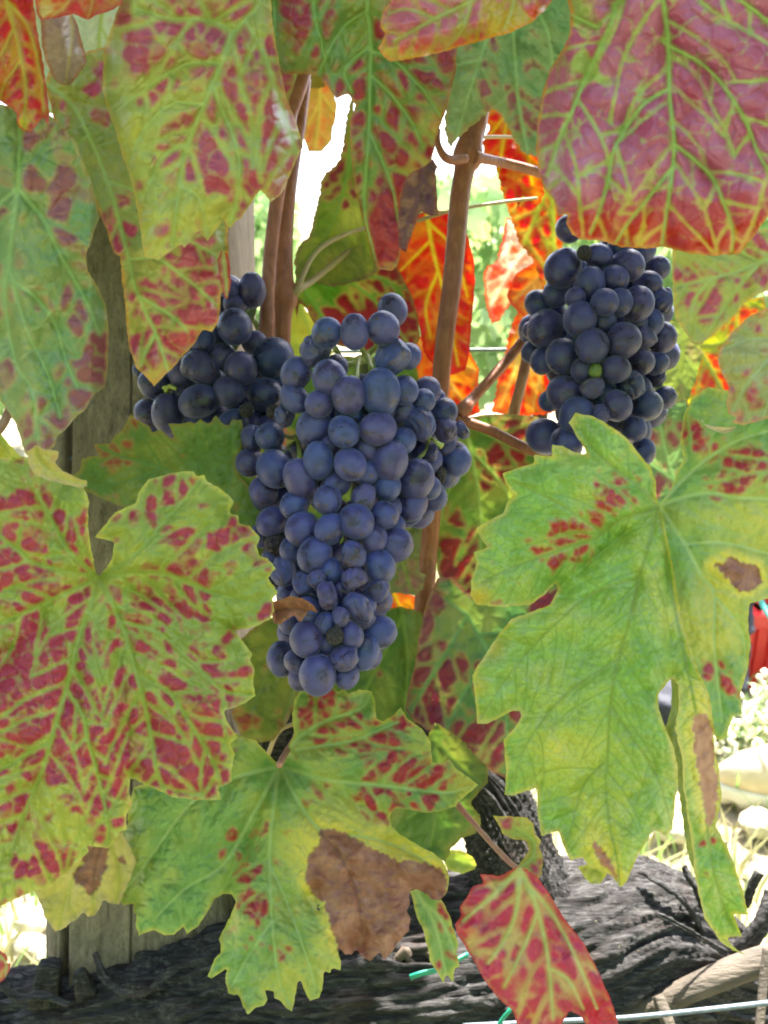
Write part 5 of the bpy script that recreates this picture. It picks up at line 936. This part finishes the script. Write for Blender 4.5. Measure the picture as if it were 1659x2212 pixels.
# ------------------------------------------------------------------ grapes
def grape_mat(name, shrivel=False, k=1.0):
    t = NT(name); ob = t.obj(); info = t.node('ShaderNodeObjectInfo')
    ofs = t.node('ShaderNodeVectorMath', operation='ADD'); t.link(ob, ofs.inputs[0]); t.link(info.outputs['Location'], ofs.inputs[1])
    v = ofs.outputs[0]
    n1 = t.noise(130, 4, .6, v, .6); n2 = t.noise(600, 3, .6, v); n3 = t.noise(2200, 2, .6, v)
    skin = t.mix(info.outputs['Random'], (.006, .006, .014), (.022, .007, .018))
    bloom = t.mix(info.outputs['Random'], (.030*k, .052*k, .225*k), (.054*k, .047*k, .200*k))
    lo = .22 if shrivel else .46
    f = t.ramp(n1, [(.36, (lo * .45,)*3), (.50, (.74,)*3), (.72, (1.0,)*3)])
    f = t.math('MULTIPLY', f, t.ramp(n2, [(.25, (.78,)*3), (.6, (1,1,1))]))
    c = t.mix(f, skin, bloom)
    c = t.mix(t.ramp(n3, [(.68, (0,0,0)), (.76, (.35,)*3)]), c, (.16, .17, .20))
    if shrivel: c = t.mix(t.ramp(t.noise(320, 3, .6, v), [(.45, (0,0,0)), (.7, (.55,)*3)]), c, (.06, .035, .055))
    # corky stylar scar at the tip
    s = t.node('ShaderNodeSeparateXYZ'); t.link(ob, s.inputs[0])
    d = t.math('ADD', t.math('POWER', t.math('ABSOLUTE', s.outputs[0]), 2.0), t.math('POWER', t.math('ABSOLUTE', s.outputs[1]), 2.0))
    m = t.math('MULTIPLY', t.math('LESS_THAN', d, 6.0e-7), t.math('LESS_THAN', s.outputs[2], 0.0))
    c = t.mix(m, c, (.06, .035, .02))
    nr = t.bump(t.math('ADD', n2, n3), .35, .0004)
    ro = t.ramp(n1, [(.36, (.24,)*3), (.6, (.50,)*3)])
    return t.done(t.principled(c, ro, .5, nr, Sheen_Weight=.25, Sheen_Roughness=.5, Sheen_Tint=(.6, .7, 1.0), Subsurface_Weight=0.0))
M['grape'] = grape_mat('grape_skin'); M['raisin'] = grape_mat('shrivelled_skin', True)
M['grape_shaded'] = grape_mat('shaded_grape_skin', False, .78); M['raisin_shaded'] = grape_mat('shaded_shrivelled_skin', True, .78)  # side bunches: their weaker light is put in as a dimmer bloom colour
M['green_grape'] = simple_mat('green_berry', [(.3, (.08,.13,.03)), (.7, (.14,.19,.05))], 200, .4)
M['dry_grape'] = simple_mat('dried_berry', [(.3, (.02,.016,.02)), (.7, (.07,.06,.065))], 300, .7, bump=.8)
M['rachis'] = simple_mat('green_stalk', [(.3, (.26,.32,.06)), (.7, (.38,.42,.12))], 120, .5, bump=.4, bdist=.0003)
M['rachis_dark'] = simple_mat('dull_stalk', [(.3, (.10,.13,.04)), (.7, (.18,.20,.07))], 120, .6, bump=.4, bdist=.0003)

import bmesh
IV, IF = ico(5)
GR = {'g': [], 's': [], 'd': []}
R0 = .0075
for k in range(7):                                   # plump berries: slightly long, slightly lumpy, dimpled at the stalk end
    V = IV.copy(); V *= 1 + .018 * noise(V[:, 0]*1.3+k*9, V[:, 1]*1.3, V[:, 2]*1.3, k)[:, None] + .006 * noise(V[:,0]*5, V[:,1]*5, V[:,2]*5+k, k)[:, None]
    V[:, 2] *= 1.08 + .035 * k / 2
    r = np.hypot(V[:, 0], V[:, 1]); V[:, 2] -= .10 * np.exp(-(r / .22) ** 2) * (V[:, 2] > 0)
    V[:, 2] += .03 * np.exp(-(r / .10) ** 2) * (V[:, 2] < 0)
    GR['g'].append(npmesh('grape', V * R0, IF)); GR['g'][-1].materials.append(M['grape'])
for k in range(6):                                   # shrivelling berries: folded skin and dents
    V = IV.copy(); rr_ = np.random.default_rng(k + 5)
    th = np.arctan2(V[:, 1], V[:, 0]); rxy = np.hypot(V[:, 0], V[:, 1])
    wob_ = 1.4 * noise(V[:,0]*1.2+k, V[:,1]*1.2, V[:,2]*1.2, k)
    fol = np.abs(np.sin(th * (2 + k % 2) + wob_ * 1.6 + V[:, 2] * .7)) ** .6                     # a few folds running stalk to tip
    V *= (1 - .17 * (1 - fol) * rxy - .05 * (1 - np.abs(np.sin(th * 7 + wob_ * 5)) ** .5) * rxy)[:, None]
    for _ in range(2):                                                                          # collapsed sides
        dv = rr_.normal(0, 1, 3); dv /= np.linalg.norm(dv); h = V @ dv; V -= dv * (np.clip(h - .45, 0, 1) * .62)[:, None]
    V *= (1 + .05 * noise(V[:,0]*2.2, V[:,1]*2.2, V[:,2]*2.2+k*3, k+80))[:, None]; V *= 1.06
    GR['s'].append(npmesh('grape', V * R0, IF)); GR['s'][-1].materials.append(M['raisin'])
for k in range(3):                                   # dried up berries
    V = IV.copy(); q = V * 3 + k * 7
    V *= (.86 - .30 * np.abs(fbm(q[:,0], q[:,1], q[:,2], 90+k, 3)) * 1.6)[:, None]
    GR['d'].append(npmesh('grape', V * R0, IF)); GR['d'][-1].materials.append(M['dry_grape'])

SHADED = {k_: [m.copy() for m in L_] for k_, L_ in GR.items()}
for m in SHADED['g']: m.materials.clear(); m.materials.append(M['grape_shaded'])
for m in SHADED['s']: m.materials.clear(); m.materials.append(M['raisin_shaded'])
def bunch(label, origin_px, env, grapes, stalks, G=GR):
    """grapes: (u, v, radius[, kind]) listed front to back; env(u, v) is the depth of the bunch's front skin."""
    L0 = np.array([q[:3] for q in grapes]); r_ = np.random.default_rng(len(grapes)); grapes = list(grapes)
    yy = L0[:, 1].min()
    row = 0
    while yy < L0[:, 1].max():                           # the berries deep inside, seen only through the gaps
        xx = L0[:, 0].min() + (row % 2) * 24
        while xx < L0[:, 0].max():
            u_, v_ = xx + r_.normal(0, 5), yy + r_.normal(0, 5); dd = np.hypot(L0[:, 0] - u_, L0[:, 1] - v_)
            if (dd < L0[:, 2] * 1.15).any() and (dd < 75).sum() >= 6: grapes.append((u_, v_, r_.uniform(29, 34), 'b'))
            xx += 48
        yy += 44; row += 1
    root = empty('grape_bunch', P1(*origin_px)); tag(root, label, 'grape bunch', 'grape bunches hanging on the vine')
    placed = []
    for n, gq in enumerate(grapes):
        u, v, r = gq[:3]; kind = gq[3] if len(gq) > 3 else 'g'
        d = env(u, v) + (.034 if kind == 'b' else 0)
        for _ in range(6):
            rr = r * d / F_PX; p = np.array(P1(u, v, d)); push = 0
            for (q, qr) in placed:
                L = np.linalg.norm(p - q); need = (rr + qr) * .82
                if L < need: push = max(push, need - L)
            if push < .0003: break
            d += push * .9
        rr = r * d / F_PX; p = P1(u, v, d); placed.append((np.array(p), rr))
        kk = {'g': 'g', 's': 's', 'd': 'd', 'e': 'g', 'b': 'g'}[kind]
        me = G[kk][rng.integers(len(G[kk]))]
        if kind == 'e': me = me.copy(); me.materials.clear(); me.materials.append(M['green_grape'])
        o = bpy.data.objects.new('grape', me); place(o, root, p)
        sc = rr / R0; el = gq[4] if len(gq) > 4 else 1.0
        o.scale = (sc * rng.uniform(.94, 1.05), sc * rng.uniform(.95, 1.04), sc * el * rng.uniform(.97, 1.06))
        if len(gq) > 5:
            o.rotation_euler = (rng.uniform(-.3, .3), math.radians(gq[5]), 0)      # lean in the picture plane
        else:
            out = Vector((rng.normal(0, .6), -1.0, -.5 + rng.normal(0, .6))).normalized()   # blossom end points outwards
            o.rotation_euler = (-out).to_track_quat('Z', 'Y').to_euler()
            o.rotation_euler.rotate_axis('Z', rng.uniform(0, 6.28))
        if kind == 's': o['label'] = 'shrivelling wrinkled berry'
        if kind == 'd': o['label'] = 'dried black berry'
        if kind == 'e': o['label'] = 'small unripe green berry'
    for pts, mat in stalks:
        Pp, R = px_tube(pts, 5); v, f = tube_mesh(Pp, R, 8, disp=lambda q, a, s: .00018 * noise(q[..., 0]*900, q[..., 1]*900, q[..., 2]*900))
        nobj('stalk', v, f, M[mat], root)
    return root

def T(ox, oy, rows): return [((ox + r[0] / 3.0), (oy + r[1] / 3.0), r[2] / 3.0) + tuple(r[3:]) for r in rows]
# main bunch
G_ = [(1040,-1000,1)]
front = T(553,553, [(885,660,117,'s',1.0,80),(805,885,128,'g',1.08,0),(600,900,112,'g',1.1,0),(870,1330,116,'g',1.08,10),(1035,1450,116,'g',1.1,15),(405,1325,106,'g',1.06,0),(1045,1090,115,'s'),(120,1380,120),(290,1450,108,'g',1.15,-20),(825,470,110)]) + \
 T(553,1106, [(650,60,118),(300,110,112),(380,275,112),(890,215,116,'g',1.08,70),(400,1055,116,'g',1.08,0),(330,820,110),(570,940,98,'s'),(790,780,112,'g',1.08,75),(620,280,92,'s'),(460,540,88,'s'),(640,440,80,'s'),(570,420,60,'s'),(310,460,76,'s'),(780,500,85,'s'),(660,630,92,'s',1.2,-30),(540,680,65,'s'),(395,430,60,'s')])
mid = T(553,553, [(640,490,92,'g',1.15,0),(460,500,102),(475,790,116),(260,760,104),(810,965,118),(610,1015,105),(410,960,95),(790,1120,112),(375,1110,110),(1080,940,80),(90,1170,90),(1215,1130,85,'s'),(1330,1130,62,'s'),(1290,1325,103),(610,1350,105),(720,1250,92),(960,870,95),(1140,1275,58,'s'),(1190,1420,52,'d',1.5,0),(190,1040,72,'s'),(110,1010,55,'d'),(465,1580,95),(570,1140,98),(390,620,104,'s'),(1110,870,88),(1215,1010,90),(990,650,85),(850,1490,95),(-20,1180,85,'s'),(710,1570,92,'s'),(250,1610,95),(-40,1340,90),(50,1520,95),(150,1320,90,'g')]) + \
 T(553,1106, [(105,60,95),(480,110,100),(830,20,92),(760,170,92),(800,350,104),(170,950,102),(260,970,76),(700,910,96,'g',1.15,20),(130,200,92,'d'),(190,380,95,'s'),(510,800,75,'d'),(470,850,80),(430,480,50,'d'),(720,700,60,'s')])
back = T(553,553, [(885,350,98),(1010,1610,100),(860,1630,85),(1140,930,90),(250,920,92),(710,1400,92),(520,1480,84),(1120,1500,80),(1230,1230,70),(930,1010,90),(950,1200,90),(1130,1330,80),(480,1230,80),(700,1060,90),(520,720,80),(-60,1000,60,'d'),(950,1560,90),(380,1460,80)]) + \
 T(553,1106, [(1000,-10,85),(590,1060,80),(300,1060,90),(230,700,92),(330,640,82),(450,720,70),(100,430,90,'s'),(120,300,90),(560,500,80),(650,180,80),(700,600,80),(380,620,80),(620,800,80),(480,380,80),(230,240,80),(60,-80,85),(540,560,70),(560,1000,80),(40,150,80),(300,560,80),(900,90,70)])
def env_main(u, v):
    c = 765 - (v - 800) * .085                        # the bunch leans as it narrows
    w = 255 - max(0, v - 1100) * .28
    t = min(1.0, abs(u - c) / w)
    return .312 + .050 * t * t + (.012 if v < 700 else 0) - .012 * sstep(1100, 1400, v)
ST_ = [([(700,815,.372,7),(740,790,.365,6),(790,768,.355,7),(815,745,.345,6),(812,735,.342,7)],'rachis'),
 ([(724,752,.335,7),(735,770,.34,5),(745,786,.345,6),(775,783,.35,6),(800,775,.355,7)],'rachis'),([(770,820,.318,6),(772,795,.328,5),(776,772,.345,6)],'rachis'),([(802,800,.325,6),(798,782,.335,5),(793,768,.345,6)],'rachis'),([(780,750,.345,6),(788,765,.348,5)],'rachis'),
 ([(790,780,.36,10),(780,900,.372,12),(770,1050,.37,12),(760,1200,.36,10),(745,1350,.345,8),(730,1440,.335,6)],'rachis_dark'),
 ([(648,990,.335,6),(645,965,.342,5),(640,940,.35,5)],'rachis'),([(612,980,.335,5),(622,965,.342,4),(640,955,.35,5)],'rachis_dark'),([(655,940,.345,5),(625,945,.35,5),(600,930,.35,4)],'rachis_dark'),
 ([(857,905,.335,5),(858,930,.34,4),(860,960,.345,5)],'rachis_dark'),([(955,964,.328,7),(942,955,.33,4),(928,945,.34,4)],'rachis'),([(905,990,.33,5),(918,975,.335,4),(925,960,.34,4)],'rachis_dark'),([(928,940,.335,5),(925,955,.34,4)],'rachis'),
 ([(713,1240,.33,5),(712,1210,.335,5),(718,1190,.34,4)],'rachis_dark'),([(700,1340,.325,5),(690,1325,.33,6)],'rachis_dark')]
bunch('largest dark blue grape bunch hanging in the middle', (790, 780, .36), env_main, front + mid + back, ST_)
# left bunch
LB = [(573,853,37),(433,800,38,'s',1.15,-25),(520,796,36),(590,773,44),(363,893,36,'g',1.1,0),(320,893,29),(430,867,38,'g',1.05,70),(507,706,38),(545,627,31,'g',1.05,0),(395,806,32),(337,830,34),(437,735,28),(493,846,33),(433,914,33),(505,915,32),(495,700,26,'d'),(493,622,22),(507,655,25),(470,905,30),(545,925,24,'s'),(480,770,30),(460,830,30),(540,900,30),(400,850,28),(380,920,30),(340,930,30),(560,920,30),(455,690,26),(550,740,26),(600,830,30),(410,760,26,'g'),(535,965,30),(300,800,14),(470,740,30),(610,880,26),(585,900,26),(480,655,22)]
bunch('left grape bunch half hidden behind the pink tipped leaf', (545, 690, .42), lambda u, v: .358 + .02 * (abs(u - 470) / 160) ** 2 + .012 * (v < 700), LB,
 [([(560,705,.41,6),(545,690,.41,6),(535,670,.41,5)],'rachis'),([(548,690,.41,5),(560,720,.41,5)],'rachis'),([(380,840,.36,4),(365,835,.365,5),(358,848,.365,4)],'rachis'),([(365,835,.365,5),(385,826,.37,5)],'rachis'),([(360,835,.365,4),(345,842,.37,4)],'rachis'),([(450,830,.39,6),(500,760,.395,7),(540,690,.40,7),(560,600,.405,8)],'rachis_dark')], SHADED)
# right bunch
RB = T(1106,553, [(720,545,112),(330,650,114),(215,470,122),(520,580,106),(340,890,110),(680,970,96),(810,310,108),(505,195,104,'g',1.15,0),(420,1040,112,'g',1.0,0),(670,735,92),(440,410,110),(330,80,122),(750,60,106),(870,970,104),(210,1170,115),(350,1220,110),(520,850,74,'s'),(770,840,92,'s'),(840,690,84),(540,745,44,'e'),(960,300,96,'s'),(970,530,100),(940,700,74),(850,1270,82),(790,1120,84),(720,1120,72,'s'),(570,1030,64,'s'),(290,240,86),(170,310,90),(120,480,58),(990,920,76),(860,530,78,'s'),(930,780,66,'s'),(130,620,70),(200,680,82),(240,940,70),(410,270,66),(665,150,90),(370,-175,90,'g'),(470,-20,60,'d'),(600,300,90,'g'),(600,420,80,'g'),(460,740,80),(600,900,90),(560,680,70),(700,1060,80),(260,560,80),(420,560,80),(640,640,80),(760,740,80),(450,940,80),(830,870,80),(480,1150,80),(600,1200,80),(700,300,80),(800,430,80),(880,180,80,'g'),(940,80,80),(560,0,80),(650,1250,80),(900,430,80),(700,-60,80),(850,-40,80)])
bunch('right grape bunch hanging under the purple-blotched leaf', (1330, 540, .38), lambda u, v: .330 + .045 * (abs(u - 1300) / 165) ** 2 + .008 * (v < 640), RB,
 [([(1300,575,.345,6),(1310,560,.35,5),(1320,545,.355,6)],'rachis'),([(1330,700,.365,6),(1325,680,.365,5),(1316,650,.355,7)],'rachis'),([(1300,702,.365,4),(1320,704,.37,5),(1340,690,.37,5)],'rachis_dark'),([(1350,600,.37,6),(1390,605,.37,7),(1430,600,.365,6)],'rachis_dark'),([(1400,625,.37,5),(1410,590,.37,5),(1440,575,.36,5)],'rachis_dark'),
  ([(1330,540,.38,9),(1330,650,.385,11),(1325,800,.385,11),(1320,950,.38,8)],'rachis_dark')], SHADED)

# scrap of dead leaf lodged on the main bunch
sc_ = build_leaf(None, None, tl(553,1106, 110,580,230,545,300,560,370,600,400,650,340,640,290,715,250,670,150,730,115,720,100,660), (592,1320), [[(592,1320),(630,1315),(680,1322)]], .292, ST_BROWN, den=0, s=3, wob=.005, quilt=.0012, vw=2.5, name='dead_leaf_scrap')
tag(sc_, 'rusty brown scrap of dead leaf stuck to the lower main bunch', 'dead leaf')
